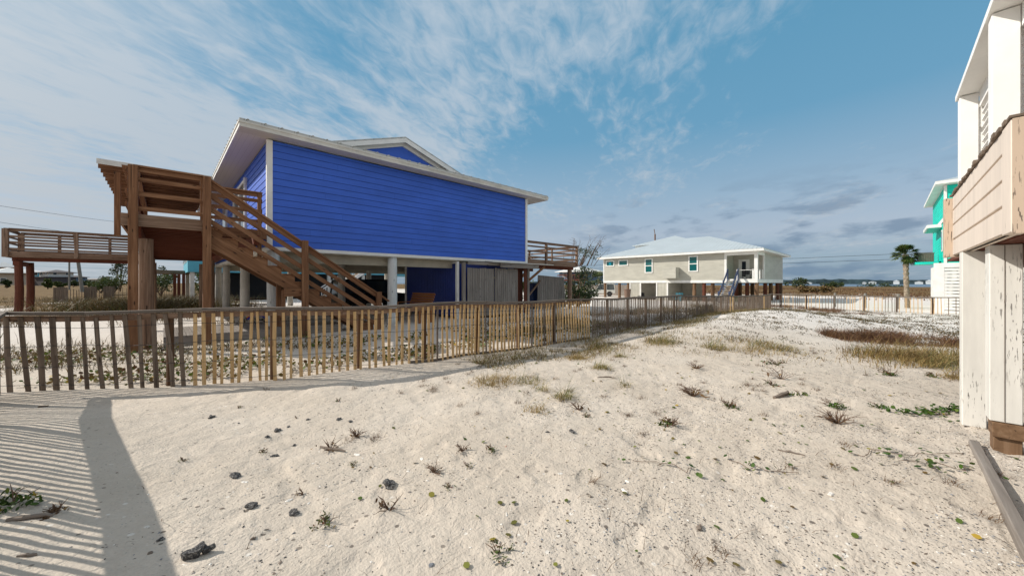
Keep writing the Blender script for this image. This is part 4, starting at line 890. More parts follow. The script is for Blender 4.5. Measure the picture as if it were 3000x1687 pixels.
# ---------------------------------------------------------------- white porch house at the right edge
def own_house():
    h = thing('porch_house', 'tan and white raised porch with peeling square columns at the right edge', 'house', (6, -.7, 0))
    def col(u0, u1, v0, v1, z0, z1, name, mt):
        m = MB(); m.box(u0, u1, v1, v0, z0, z1)
        return m.build(name, mt, h, .006)
    c1 = col(5.51, 5.72, -.655, -.84, .33, 1.95, 'column', 'column_white'); c2 = col(6.4, 6.6, -.575, -.745, .02, 1.95, 'column', 'column_white')
    m = MB(); m.box(5.506, 5.515, -.742, -.738, .34, 1.94); m.build('board_seam', 'rail_grey', c1)
    m = MB(); m.box(5.495, 5.70, -.86, -.67, .19, .325); m.box(5.53, 5.70, -.84, -.68, -.1, .188); m.build('column_base', 'pile_brown', c1, .005)
    m = MB(); m.box(6.39, 6.6, -.75, -.59, -.1, .018); m.build('column_base', 'old_grey', c2)
    # parapet
    p = MB(); Y = -.57
    z = [1.95, 2.135, 2.32, 2.505, 2.68]
    for a, b in zip(z, z[1:]): p.box(4.30, 7.16, Y-.06, Y, a+(.018 if a > 1.96 else 0), b)
    p.box(4.3, 7.15, Y-.09, Y-.03, 1.95, 2.67); p.build('parapet', 'tan_paint', h, .003)
    p = MB(); p.box(4.03, 4.298, Y-.075, Y+.004, 1.935, 2.68); p.build('end_board', 'tan_paint', h, .004)
    p = MB(); p.box(4.015, 4.03, Y-1.5, Y-.0, 1.925, 2.68); p.build('end_panel', 'tan_end', h)
    p = MB(); p.box(7.162, 7.28, Y-.2, Y+.07, 1.925, 2.67); p.build('corner_post', 'tan_end', h, .004)
    p = MB(); n = 44
    for i in range(n): a = 4.01+3.18*i/n; p.box(a, a+3.18/n+.010, Y-.09-random.uniform(0, .012), Y+.015+random.uniform(-.008, .012), 2.682+random.uniform(0, .006), 2.706+random.uniform(-.006, .012))
    p.build('shingle_cap', 'old_slat', h)
    m = MB(); m.box(4.1, 9.5, -4.5, -.70, 1.955, 2.0); m.box(4.1, 9.5, -.92, -.87, 1.75, 1.954); m.build('deck_floor', 'deck_red', h)
    # upper porch
    for u in (6.26, 8.7):
        m = MB(); m.box(u, u+.2, -.94, -.76, 2.0, 4.42); m.build('upper_column', 'porch_white', h, .005)
    m = MB(); m.box(2.6, 8.92, -.775, -.735, 4.425, 4.5); m.box(2.6, 8.92, -4.5, -.776, 4.43, 4.6); m.build('porch_ceiling', 'porch_white', h)
    m = MB(); m.box(6.46, 8.7, -1.06, -.945, 4.2, 4.428); m.box(2.7, 6.26, -1.06, -.945, 4.2, 4.428); m.build('header', 'porch_white', h)
    def louvre(u0, u1, v, n=13):
        m = MB(); z = 2.9
        for i in range(n):
            m.hexa([(u0, v-.03, z), (u1, v-.03, z), (u1, v+.035, z+.045), (u0, v+.035, z+.045), (u0, v-.03, z+.02), (u1, v-.03, z+.02), (u1, v+.035, z+.065), (u0, v+.035, z+.065)]); z += .105
        m.build('louvre', 'porch_white', h)
    louvre(6.5, 8.7, -1.0); louvre(3.2, 6.24, -1.0)
    # shutter stile beside the far column
    m = MB()
    z = 2.0
    while z < 4.3: m.box(8.72, 8.9, -1.02, -.94, z+.03, z+.42); z += .47
    m.box(8.75, 8.88, -1.02, -.942, 2, 4.3); m.box(8.72, 8.9, -1.09, -1.021, 2, 4.3); m.build('shutter_stile', 'porch_white', h)
    m = MB(); m.box(4.5, 9., -4.7, -4.5, 1.9, 4.6); m.box(6, 6.2, -4.5, -4.3, 0, 1.9); m.build('back_wall', 'porch_white', h)
own_house()
m = MB(); m.hexa([(2.4, -.60, -.07), (5.6, -.60, -.07), (5.6, -.545, -.07), (2.4, -.545, -.07), (2.4, -.605, .085), (5.58, -.605, .10), (5.57, -.54, .105), (2.4, -.54, .085)])
tag(m.build('edging_board', 'old_grey', None, .006), 'long weathered grey board on edge at the foot of the white columns', 'board')

# ---------------------------------------------------------------- backdrop houses, poles, cables
def simple_house(name, label, cx, cy, wu, wv, z0, z1, wall, roof, rise=1.6, ov=.8, storeys=1, piles=True, rot=0., flat=False, group=None):
    g0 = g1(cx, cy); h = thing(name, label, 'house', (cx, cy, g0), group); ORG[h.name] = Vector((0, 0, g0))
    a, b = wu/2, wv/2
    m = MB(); m.box(-a, a, -b, b, z0, z1); m.build('wall', wall, h)
    m = MB(); th = (0, 0, -.15); A_, B_ = a+ov, b+ov
    if flat: m.box(-A_, A_, -B_, B_, z1, z1+.3)
    else:
        k = min(A_, B_)*.98; r0 = [(-A_, -B_), (A_, -B_), (A_, B_), (-A_, B_)]; rd = [(-A_+k, -B_+k), (A_-k, -B_+k), (A_-k, B_-k), (-A_+k, B_-k)]
        for i in range(4):
            p0, p1, q1, q0 = r0[i], r0[(i+1) % 4], rd[(i+1) % 4], rd[i]; m.prism([(*p0, z1+.05), (*p1, z1+.05), (*q1, z1+rise), (*q0, z1+rise)], th)
    m.build('roof', roof, h)
    for s in range(storeys):
        hh_ = (z1-z0)/storeys; zz = z0+hh_*s
        for face in range(4):
            L = wu if face % 2 == 0 else wv; n = max(2, int(L/3))
            for i in range(n):
                t_ = -L/2+(i+.5)*L/n; w2 = .55; f = MB(); p = MB(); e = .05
                if face == 0: f.box(t_-w2, t_+w2, -b-e, -b, zz+.9, zz+2.1); p.box(t_-w2+.1, t_+w2-.1, -b-e-.02, -b-e, zz+1, zz+2)
                elif face == 2: f.box(t_-w2, t_+w2, b, b+e, zz+.9, zz+2.1); p.box(t_-w2+.1, t_+w2-.1, b+e, b+e+.02, zz+1, zz+2)
                elif face == 1: f.box(a, a+e, t_-w2, t_+w2, zz+.9, zz+2.1); p.box(a+e, a+e+.02, t_-w2+.1, t_+w2-.1, zz+1, zz+2)
                else: f.box(-a-e, -a, t_-w2, t_+w2, zz+.9, zz+2.1); p.box(-a-e-.02, -a-e, t_-w2+.1, t_+w2-.1, zz+1, zz+2)
                wd_ = f.build('window', 'white_trim', h); p.build('pane', 'glass_dark', wd_)
    if piles:
        for x in np.linspace(-a+.3, a-.3, max(2, int(wu/3))):
            for y in (-b+.3, b-.3):
                m = MB(); m.box(x-.15, x+.15, y-.15, y+.15, g0-.5, z0); m.build('pile', 'white_dirty' if wall != 'tan_wall' else 'concrete', h)
    h.rotation_euler = (0, 0, rot); return h
def at_depth(x, dd): a, b = ray(x); return a*dd, b*dd
def zat(y, dd): return EYE+(HZ-y)/FPX*dd
# left horizon
x, y = at_depth(25, 105); simple_house('beach_house', 'beige beach house with pale roof farthest left on the horizon', x, y, 6, 7, 1., zat(800, 105), 'tan_wall', 'white_wall', 1.6, storeys=1, piles=False, rot=.35)
x, y = at_depth(12, 140); simple_house('beach_house', 'tall beige house rising behind the farthest-left pale roof', x, y, 5, 6, 4., zat(783, 140), 'tan_wall', 'white_wall', 2., storeys=2, piles=False, rot=.2)
x, y = at_depth(82, 150); simple_house('beach_house', 'blue and white house seen between the two boardwalk piles', x, y, 6, 5, 1.5, zat(797, 150), 'turq_paint', 'white_wall', 1.2, storeys=2, piles=False, rot=.3)
x, y = at_depth(166, 150); h_ = simple_house('beach_house', 'two-storey cream house with dark hip roof and dark lower storey', x, y, 7, 6.5, zat(812, 150), zat(799, 150), 'white_wall', 'dark_roof', 1.2, 1., 1, False, rot=.5)
m = MB(); m.box(-4.6, 3.9, -4.0, 3.6, .5, zat(813, 150)); m.box(-5, 4.3, -4.4, 4., zat(813, 150), zat(811, 150)); o_ = m.build('lower_storey', 'dark_roof', h_)
x, y = at_depth(222, 170); simple_house('beach_house', 'low dark blue house right of the two-storey cream house', x, y, 6.5, 6, .5, zat(812, 170), 'slate_blue', 'dark_roof', .8, storeys=1, piles=False)
x, y = at_depth(278, 190); simple_house('beach_house', 'faint pale low house behind the utility poles', x, y, 8, 6, .5, zat(819, 190), 'white_wall', 'tan_roof', .6, storeys=1, piles=False)
# houses behind the blue house
hb2 = simple_house('beach_house', 'turquoise raised house glimpsed through the piles of the blue house', 11, 46, 19, 9, 2.55, 6., 'turq_paint', 'white_wall', 1.5, storeys=1, piles=True)
simple_house('beach_house', 'pale blue raised house behind the right side of the blue house', 24, 52, 12, 9, 2.6, 6.2, 'turq_paint', 'white_wall', 1.6, storeys=1, piles=True)
u = 74.; hb_ = simple_house('beach_house', 'light blue house with brown balcony left of the pale grey house', u+3, vof(1712, u+3)+1, 9, 7, 2.2, 4.4, 'slate_blue', 'white_wall', 1.3, storeys=1, piles=True)
m = MB(); g0 = 0
for z in (2.3, 3.5): m.box(-7.4, -4.4, -5.2, 1.8, z, z+.14)
for i in range(16): m.box(-7.4, -7.34, -5.2+i*.45, -5.1+i*.45, 2.4, 3.5); 
for i in range(7): m.box(-7.4+i*.45, -7.32+i*.45, -5.2, -5.14, 2.4, 3.5)
m.box(-7.3, -4.4, -5.1, 1.7, 2.1, 2.3); m.box(-7.3, -7.1, -5, -4.8, -1.4, 2.1); m.build('balcony', 'pile_red', hb_)
m = MB(); m.box(-7.5, 9.2, -3.2, 4, -.5, 2.52); m.build('underhouse_shade', 'shade_black', hb2)  # added black box standing in for the shade under the raised house
# white outside stair seen through the piles
st = thing('outside_stair', 'white outside stair of a neighbouring house seen under the blue house', 'stair', (13, 36, 0))
for y in (36, 37.2):
    m = MB(); m.beam((10.5, y, 0), (14.8, y, 3.), .08, .3); m.build('stringer', 'white_trim', st); m = MB(); m.beam((10.5, y, 1), (14.8, y, 4.), .08, .1); m.build('handrail', 'white_trim', st)
    for i in range(7): m = MB(); m.beam((10.8+i*.6, y, .2+i*.42), (10.8+i*.6, y, 1.2+i*.42), .06, .06); m.build('baluster', 'white_trim', st)
for i in range(14): m = MB(); m.box(10.6+i*.3, 10.9+i*.3, 36, 37.2, .2+i*.21, .25+i*.21); m.build('tread', 'pale_slat', st)
car('parked_car', 'black car parked in the shade beneath the blue house', 9.2, 21.5, .1, 'car_black', 4.6, 1.9, 1.75, False)
def pole(px, dd, ytop, lab, R=.14, arm=False, lean=0.):
    x, y = at_depth(px, dd); z = g1(x, y); zt = zat(ytop, dd); s = thing('utility_pole', lab, 'pole', (x, y, z), 'utility poles on the left horizon')
    m = MB(); m.tube([(x, y, z-.3), (x+lean, y, zt)], [R*1.2, R], 8); m.build('shaft', 'pole_wood', s)
    if arm: m = MB(); m.box(x+lean-1., x+lean+1., y-.05, y+.05, zt-.7, zt-.55); m.build('crossarm', 'pole_wood', s)
pole(242, 62, 689, 'thick leaning utility pole, tallest, behind the boardwalk rail', .2, False, -.9)
pole(203, 75, 745, 'slim dark utility pole left of the thick leaning one', .13)
pole(301, 130, 808, 'short utility pole just right of the thick leaning pole', .2, True)
pole(318, 140, 809, 'short utility pole second right of the thick leaning pole', .18)
pole(338, 110, 784, 'tilted mid-height utility pole next to the deck post', .16, True, .6)
pole(353, 150, 801, 'short utility pole closest to the tall deck post', .18, True)
def cable(pts, lab, R=.02, group=None):
    m = MB(); m.tube(pts, R, 5); tag(m.build('power_cable', 'cable'), lab, 'cable', group)
for z, lab in ((5.75, 'upper power cable crossing behind the pale grey house'), (5.0, 'lower power cable crossing behind the pale grey house')):
    cable([(75, 110-i*12.5, z+.10*math.cos(i*1.2)) for i in range(16)], lab, .028)
a = at_depth(-300, 40); b = at_depth(242, 62)
def cab(p0, p1, z0, z1, lab, sag=.4, R=.022): cable([(p0[0]+(p1[0]-p0[0])*t_, p0[1]+(p1[1]-p0[1])*t_, z0+(z1-z0)*t_-sag*4*t_*(1-t_)) for t_ in np.linspace(0, 1, 14)], lab, R)
p0, p1 = at_depth(-60, 45), at_depth(520, 75); cab(p0, p1, zat(594, 45), zat(668, 75), 'upper black cable crossing the sky left of the deck', .3)
p0, p1 = at_depth(-60, 45), at_depth(520, 75); cab(p0, p1, zat(642, 45), zat(716, 75), 'lower black cable crossing the sky left of the deck', .3)
# old picket fence on the scrub to the left
at_, L_ = fence_path([at_depth(158, 31), at_depth(330, 39), at_depth(430, 43), at_depth(760, 40)]); fr = thing('ragged_fence', 'ragged dark picket fence with plank panels on the scrub behind the boardwalk', 'fence', (*at_depth(158, 31), 0))
m = MB(); s_ = .0
while s_ < L_:
    (x, y), (tx, ty) = at_(s_); z = g1(x, y); m.beam((x, y, z-.1), (x+tx*random.gauss(0, .03), y, z+1.05+random.gauss(0, .06)),   .13, .03); s_ += .36*random.uniform(.8, 1.3)
tag(m.build('picket_panel', 'old_slat', fr), kind='stuff')
for s_ in (0, 4.1, 7.2):
    (x, y), (tx, ty) = at_(s_); z = g1(x, y); m = MB(); [m.box(x+i*.2, x+i*.2+.19, y-.3, y-.26, z-.1, z+1.3+random.uniform(-.04, .04)) for i in range(4)]; m.build('plank_panel', 'old_slat', fr)
pv_ = thing('pavilion', 'low brown timber platform roof on posts glimpsed beneath the tall deck', 'pavilion', (*at_depth(500, 33), 0))
a_, b_2 = Vector((*at_depth(425, 33), 2.62)), Vector((*at_depth(545, 36), 2.62)); m = MB(); m.beam(a_, b_2, 3., .32); m.build('roof', 'deck_worn', pv_)
for px_ in (512, 524, 538): m = MB(); q_0 = at_depth(px_, 33.5); m.beam((*q_0, g1(*q_0)-.1), (*q_0, 2.46), .22, .22); m.build('post', 'pile_red', pv_)
# rope-and-post line behind the far fence
rp = thing('rope_fence', 'low rope fence on short posts behind the far end of the lot', 'fence', (43, 0, -.7)); pts = []
for i in range(7):
    v = 3.2-i*1.9; m = MB(); m.tube([(42.5, v, g1(42.5, v)-.1), (42.5, v, g1(42.5, v)+1.25)], .08, 8); m.build('post', 'pole_wood', rp)
    for k in range(5): pts.append((42.5, v-k*.38, g1(42.5, v)+1.1-.22*math.sin(k/5*PI)))
m = MB(); m.tube(pts, .03, 5); m.build('rope', 'old_grey', rp)
# far shore houses, far marsh shrubs
for i, (px, w_, hh_, lab) in enumerate(((2358, 26, 9, 'white house leftmost on the wooded far shore'), (2372, 16, 5, 'small white house beside the leftmost one on the far shore'), (2532, 12, 6, 'tiny pale house on the far shore left of the palm, first'),
        (2556, 22, 8, 'wide pale house on the far shore left of the palm'), (2626, 16, 12, 'white far-shore house just left of the palm trunk'), (2692, 20, 8, 'pale far-shore house right of the palm trunk'), (2722, 16, 12, 'white far-shore house beside the turquoise house'))):
    u = 1146.; v = vof(px, u); s = thing('shore_house', lab, 'house', (u, v, -.5), 'houses on the far shore')
    m = MB(); m.box(u-6, u+6, v-w_*.28, v+w_*.28, -.6, hh_*.42); m.build('wall', 'shore_white', s); m = MB(); m.prism([(u-7, v-w_*.3-.5, hh_*.42), (u-7, v+w_*.3+.5, hh_*.42), (u-7, v, hh_*.66)], (14, 0, 0)); m.build('roof', 'shore_white', s)

# ---------------------------------------------------------------- trees and shrubs
def crown(c, rad, n, size, mat, parent, clumps=14, name='crown', flat=.8, tint=.45):
    c = np.array(c); rad = np.array(rad); cc = rnd_unit(clumps)*rng.uniform(.35, .85, (clumps, 1))*rad+c; rs = rng.uniform(.22, .45, clumps)*rad.mean(); k = rng.integers(0, clumps, n)
    P_ = cc[k]+rnd_unit(n)*(rs[k]*rng.uniform(.3, 1., n)**.6)[:, None]*np.array([1, 1, flat])
    return quads(name, leaf_verts(P_, size*rng.uniform(.6, 1.3, n), .5), mat, np.clip(rng.normal(tint, .24, n)+.12*(rng.uniform(size=clumps)[k]-.5), 0, 1), parent)
def shrub(name, label, x, y, rad, h_, n, size, mat, cat='shrub', group=None, stemr=.05, base=.1, tint=.45):
    z = g1(x, y); s = thing(name, label, cat, (x, y, z), group)
    m = MB()
    for i in range(5):
        an = i*1.3; m.tube([(x, y, z-.05), (x+math.cos(an)*rad*.25, y+math.sin(an)*rad*.25, z+h_*.4), (x+math.cos(an)*rad*.5, y+math.sin(an)*rad*.5, z+h_*.75)], [stemr, stemr*.7, stemr*.3], 6)
    m.build('stem', 'stem', s); crown((x, y, z+h_*(.5+base/2)), (rad, rad, h_*.5), n, size, mat, s, name='foliage', tint=tint); return s
t_ = shrub('dark_tree', 'dark leafy tree behind the small side deck, bare twigs on top', 24.6, 17.7, 1.5, 3.5, 2300, .15, 'tree_dark', 'tree', stemr=.09)
m = MB()
for i in range(26):
    an = random.uniform(0, 2*PI); r0 = random.uniform(.2, 1.5); p = Vector((24.6+math.cos(an)*r0, 17.7+math.sin(an)*r0, 3.0)); q = p+Vector((math.cos(an)*.8+.35, math.sin(an)*.5-.4, random.uniform(1.1, 2.3)))
    m.tube([p, (p+q)/2+Vector((0, 0, .15)), q], [.025, .018, .008], 5)
    for k in range(3): e = q-Vector((0, 0, .2*k)); m.tube([e, e+Vector((random.uniform(-.4, .4), random.uniform(-.4, .4), random.uniform(.1, .3)))], [.01, .005], 4)
m.build('twigs', 'stem', t_); crown((24.9, 17.2, 4.2), (1.5, 1.5, 1.0), 420, .13, 'tree_dark', t_, 12, 'twig_leaves')
shrub('green_shrub', 'yellow-green shrub in the light beneath the small side deck', 21, 21.5, 1.8, 2.6, 1800, .2, 'bush_green', tint=.7)
shrub('dark_shrub', 'low dark shrub at the foot of the side deck post', 23.4, 16.8, 1.5, 1.6, 1900, .17, 'tree_dark')
for i, (px, dd, rad, h_, mat, lab) in enumerate(((140, 80, .9, 2.6, 'bush_green', 'round olive bush in front of the two-storey cream house'), (175, 78, .9, 1.9, 'bush_green', 'small olive bush right of the round olive bush'),
        (20, 95, 1.0, 2.6, 'tree_dark', 'dark low tree before the farthest-left house'), (215, 130, 2.2, 2.6, 'tree_dark', 'dark tree mass beside the low dark blue house'), (265, 140, 2.6, 2.4, 'tree_dark', 'dark tree mass under the faint pale house'),
        (330, 46, 2.0, 2.3, 'bush_green', 'bright green bush behind the ragged fence, left of the deck post'), (296, 50, 1.7, 2.1, 'bush_green', 'bright green bush behind the ragged fence, left of its neighbour'), (470, 44, 2.1, 3.2, 'bush_green', 'bright green bush between the deck pile and second post'),
        (455, 48, 2.4, 4., 'tree_dark', 'dark tree seen under the deck behind green leaves'), (590, 42, 1.8, 3.0, 'bush_green', 'green bush left of the concrete piles under the house'), (352, 60, 1.5, 6.0, 'tree_dark', 'sparse dark-leaved tree rising left of the tall deck post'))):
    x, y = at_depth(px, dd); shrub('bush', lab, x, y, rad, h_, 1500, .22 if dd < 70 else .42, mat, 'bush', None, .06)
for i, (px, dd, rad, h_, lab) in enumerate(((2332, 150, 5, 4.4, 'dark bush leftmost on the marsh below the water line'), (2425, 190, 6, 2.4, 'small dark bush on the marsh middle, left one'), (2452, 185, 5, 2.4, 'small dark bush on the marsh middle, right one'), (2385, 90, 4, 1.3, 'olive and brown scrub patch on the marsh just above the far fence'),
        (2560, 230, 10, 2.6, 'long dark scrub at the water edge left of the palm'), (2625, 230, 8, 2.8, 'dark scrub at the water edge directly left of the palm trunk'))):
    x, y = at_depth(px, dd); shrub('marsh_bush', lab, x, y, rad, h_, 900, .6, 'tree_dark' if i != 3 else 'scrub', 'bush', 'bushes on the marsh', .08)

# ---------------------------------------------------------------- ground plants and litter (uncountable)
def scatter(name, lab, N, region, fn, cat, per=None):
    pass
def region_points(n, test, u0, u1, v0, v1):
    out = []; c = 0
    while c < n:
        u = rng.uniform(u0, u1, n*3); v = rng.uniform(v0, v1, n*3); k = rng.uniform(size=n*3) < test(u, v); out.append(np.stack([u[k], v[k]], 1)); c += k.sum()
    return np.concatenate(out)[:n]
# creeping leaves behind the near fence
def behind(u, v):
    fx = np.interp(u, [p[0] for p in FP]+[37], [p[1] for p in FP]+[6.9]); d_ = v-fx
    return sst(.05, .5, d_)*sst(6.0, 2., d_)*sst(.42, .60, vnoise(u/.7, v/.7, 21))*(u > -5)
P2 = region_points(7500, behind, -5, 13, 6, 14)
c3 = onground(P2[:, 0], P2[:, 1], rng.uniform(.01, .12, len(P2))); V = leaf_verts(c3, rng.uniform(.03, .085, len(P2)), 1.4, .85, True)
tag(quads('creeping_leaves', V, 'leaf_litter', np.clip(rng.normal(.40, .3, len(P2)), 0, 1), None, 6), 'low creeping vine leaves covering the sand behind the near fence', 'ground cover', kind='stuff')
P2 = region_points(7000, lambda u, v: sst(9.6, 10.6, v+.25*u)*sst(15.5, 13., v+.25*u)*sst(.35, .6, vnoise(u/.8, v/.6, 27))*(u < 3.), -9, 3, 8, 17); V, tt = blades(onground(P2[:, 0], P2[:, 1]), rng.uniform(.08, .3, len(P2)), 1.2, .012, 2); tag(quads('brown_undergrowth', V, 'scrub', tt), 'brown and olive undergrowth strip on the sand before the tall deck posts', 'grass', kind='stuff')
# dry runners behind the fence
P2 = region_points(2600, behind, -5, 12, 6, 12.5); V, tt = blades(onground(P2[:, 0], P2[:, 1]), .13, 2.2, .008); tag(quads('dry_runners', V, 'leaf_dry', tt), 'dry vine runners and stems on the sand behind the near fence', 'ground cover', kind='stuff')
# brown scrub beyond the deck
def scr(u, v): return sst(15, 19, v)*sst(13, -2, u)*sst(.38, .6, vnoise(u/2.2, v/2.2, 31))
P2 = region_points(17000, lambda u, v: scr(u, v)*np.clip(1.2-v/75, .1, 1), -16, 9, 15, 60); dist = np.hypot(P2[:, 0], P2[:, 1]); V, tt = blades(onground(P2[:, 0], P2[:, 1]), rng.uniform(.15, .5, len(P2)), .9, .02+0*dist, 2)
tag(quads('scrub_grass', V, 'scrub', tt), 'golden brown scrub grass on the ground left beyond the deck', 'grass', kind='stuff')
# green-brown thicket seen under the deck
P2 = region_points(6500, lambda u, v: np.exp(-((u+.2)/2.6)**2-((v-30.5)/2.4)**2), -6, 5, 24, 37); V, tt = blades(onground(P2[:, 0], P2[:, 1]), .95, .9, .026, 3); tag(quads('deck_thicket', V, 'scrub', np.clip(tt+.15, 0, 1)), 'olive and tan thicket of grass seen under the deck', 'grass', kind='stuff')
# marsh beyond the far fence
P2 = region_points(15000, lambda u, v: sst(58, 72, u)*sst(.35, .6, vnoise(u/9., v/9., 41)), 58, 180, -60, 70); V, tt = blades(onground(P2[:, 0], P2[:, 1]), rng.uniform(.25, .6, len(P2)), .7, .10, 2)
tag(quads('marsh_grass', V, 'grass_red', tt), 'reddish brown marsh grass on the plain beyond the far fence', 'grass', kind='stuff')
# grass inside the old fence (behind it)
def olds(u, v): fx = np.interp(u, [9, 37], [6.02, 6.9]); d_ = v-fx; return sst(-.3, .4, d_)*sst(7, 2, d_)*sst(.34, .58, vnoise(u/1.6, v/1.6, 51))
P2 = region_points(10500, lambda u, v: olds(u, v)*sst(.42, .6, vnoise(u/.9, v/.9, 52)), 8.5, 37, 5.6, 13); V, tt = blades(onground(P2[:, 0], P2[:, 1]), rng.uniform(.2, .6, len(P2)), .8, .014, 3); tag(quads('fence_grass', V, 'scrub', tt), 'tan grass growing through and behind the weathered fence', 'grass', kind='stuff')
# reddish shrublets on the dune crest: three bands
def band(name, lab, n, cx0, y0, cx1, y1, wd, h_, mat):
    n = int(n*4); a, b = G(cx0, y0), G(cx1, y1); q = rng.uniform(0, 1, n); w_ = rng.normal(0, wd*1.6, n); du, dv = b[0]-a[0], b[1]-a[1]; L = math.hypot(du, dv)
    u = a[0]+du*q-dv/L*w_; v = a[1]+dv*q+du/L*w_; k = (.6*vnoise(u/.9, v/.9, 61)+.4*vnoise(u/.3, v/.3, 63)) > rng.uniform(.36, .66, n); u, v = u[k], v[k]
    V, tt = blades(onground(u, v), h_*rng.uniform(.35, 1.1, len(u))*(.45+.9*vnoise(u/.5, v/.5, 62)), 1.2, .010, 3); tag(quads(name, V, mat, tt), lab, 'grass', kind='stuff')
band('red_grass', 'band of reddish brown grass along the dune crest before the far fence', 3600, 2230, 893, 2540, 922, .5, .34, 'grass_red')
band('red_grass', 'clump of reddish brown grass on the dune beside the white column', 3200, 2420, 985, 2820, 1010, .28, .36, 'grass_red')
band('gold_grass', 'golden grass swath leading to the white columns', 1000, 2600, 1035, 2835, 1080, .42, .46, 'straw')
band('gold_grass', 'golden dune grass where the dune meets the weathered fence', 2300, 1900, 945, 2280, 905, .6, .38, 'straw')
band('trailing_grass', 'trailing golden grass spread along the foot of the near fence', 1500, 1400, 1068, 1790, 1005, .26, .17, 'grass_mix')
band('trailing_grass', 'trailing golden grass running across the dune front', 1000, 1930, 1018, 2330, 1022, .4, .2, 'straw')
def foot(u, v):
    fx = np.interp(u, [p[0] for p in FP]+[37], [p[1] for p in FP]+[6.9]); d_ = fx-v
    return sst(5., 8.5, u)*sst(30, 22, u)*sst(-.2, .1, d_)*sst(2.6, .3, d_)*sst(.40, .62, .6*vnoise(u/.8, v/.5, 91)+.4*vnoise(u/.25, v/.25, 92))
P2 = region_points(7000, foot, 4.5, 30, 1.5, 7.2); V, tt = blades(onground(P2[:, 0], P2[:, 1]), rng.uniform(.06, .26, len(P2)), 1.6, .009, 3); tag(quads('fence_foot_grass', V, 'grass_mix', tt), 'straggling tan and brown grass along the sandy side of the fences', 'grass', kind='stuff')
# dune speckle of small dry plants
def dune(u, v):
    fx = np.interp(u, [p[0] for p in FP]+[37], [p[1] for p in FP]+[6.9]); r = np.hypot(u, v)
    return (v < fx-.6)*(u < 37)*sst(3.5, 15, r)**1.5*sst(-9, -5, v)*(.25+.75*sst(.4, .68, vnoise(u/1.1, v/1.1, 71)))*(u > 2)
P2 = region_points(1900, dune, 2, 37, -8, 6.6); k = rng.integers(0, len(P2), 38000); ds = np.hypot(P2[k, 0], P2[k, 1]); Q = P2[k]+rng.normal(0, 1, (38000, 2))*np.clip(.03+.006*ds, .04, .13)[:, None]
c3 = onground(Q[:, 0], Q[:, 1], rng.uniform(.0, .05, 38000)*np.clip(ds/10, .3, 1.4)); V = leaf_verts(c3, np.clip(.010+.0028*ds, .018, .065)*rng.uniform(.5, 1.3, 38000), .8, .4); tag(quads('dune_plants', V, 'dune_leaf', rng.uniform(0, 1, 38000)), 'tiny dry plants dotted over the white dune', 'ground cover', kind='stuff')
# pebbles, shell bits and leaf crumbs on the near sand
def near(u, v):
    r = np.hypot(u, v); fx = np.interp(u, [p[0] for p in FP]+[37], [p[1] for p in FP]+[6.9]); a = np.arctan2(v, u)-A
    return (v < fx-.2)*(np.abs(a) < 1.02)*(r > 1.2)*sst(-3, 3.5, u-.5*v)*np.clip(2.4/r, .12, 1)*(.35+.65*vnoise(u/.6, v/.6, 81))
_n0 = near
def near2(u, v): return _n0(u, v)*(.3+.7*sst(.42, .7, vnoise(u/.9, v/.35, 83)))
P2 = region_points(34000, near2, -2, 14, -6, 9); n = len(P2)
def crumbs(name, mat, P_, s0, s1, lab, squash=.5):
    base = np.array([[1, 0, 0], [-1, 0, 0], [0, 1, 0], [0, -1, 0], [0, 0, 1], [0, 0, -1]], float); tri = np.array([[0, 2, 4], [2, 1, 4], [1, 3, 4], [3, 0, 4], [2, 0, 5], [1, 2, 5], [3, 1, 5], [0, 3, 5]])
    n = len(P_); sz = rng.uniform(s0, s1, n)*rng.uniform(.5, 1, n); c = onground(P_[:, 0], P_[:, 1], sz*.15); an = rng.uniform(0, PI, n); S3 = sz[:, None]*rng.uniform(.45, 1.2, (n, 3))*np.array([1.3, .8, squash])
    L = base[None]*S3[:, None, :]*rng.uniform(.7, 1.2, (n, 6, 1)); x = L[..., 0]*np.cos(an)[:, None]-L[..., 1]*np.sin(an)[:, None]; y = L[..., 0]*np.sin(an)[:, None]+L[..., 1]*np.cos(an)[:, None]
    Vv = np.stack([x, y, L[..., 2]], -1)+c[:, None, :]; me = bpy.data.meshes.new(name); F = (tri[None]+(np.arange(n)*6)[:, None, None]).reshape(-1, 3); me.from_pydata(Vv.reshape(-1, 3).tolist(), [], F.tolist()); me.materials.append(MATS[mat]); o = bpy.data.objects.new(name, me); COL.objects.link(o); tag(o, lab, 'debris', kind='stuff')
crumbs('grey_pebbles', 'stone_grey', P2[:7000], .005, .012, 'scattered small grey pebbles on the near sand'); crumbs('dark_pebbles', 'asphalt_chunk', P2[7000:26000], .004, .0105, 'scattered dark specks of gravel on the near sand')
crumbs('shell_bits', 'shell_white', P2[26000:28500], .005, .014, 'scattered white bits of shell on the near sand', .35); crumbs('brown_bits', 'driftwood', P2[28500:], .005, .015, 'scattered brown bits of bark on the near sand', .3)
P2 = region_points(700, near, -2, 14, -6, 9); V, tt = blades(onground(P2[:, 0], P2[:, 1], .004), .09, 3.2, .004, 3); tag(quads('twig_litter', V, 'leaf_dry', tt*.4), 'fine dry twigs and straws lying on the near sand', 'debris', kind='stuff')
def weeds(u, v): return near(u, v)*0+(v < np.interp(u, [p[0] for p in FP]+[37], [p[1] for p in FP]+[6.9])-.5)*sst(1.8, 5., np.hypot(u, v))*(.15+.85*sst(.45, .7, vnoise(u/1.3, v/.9, 85)))
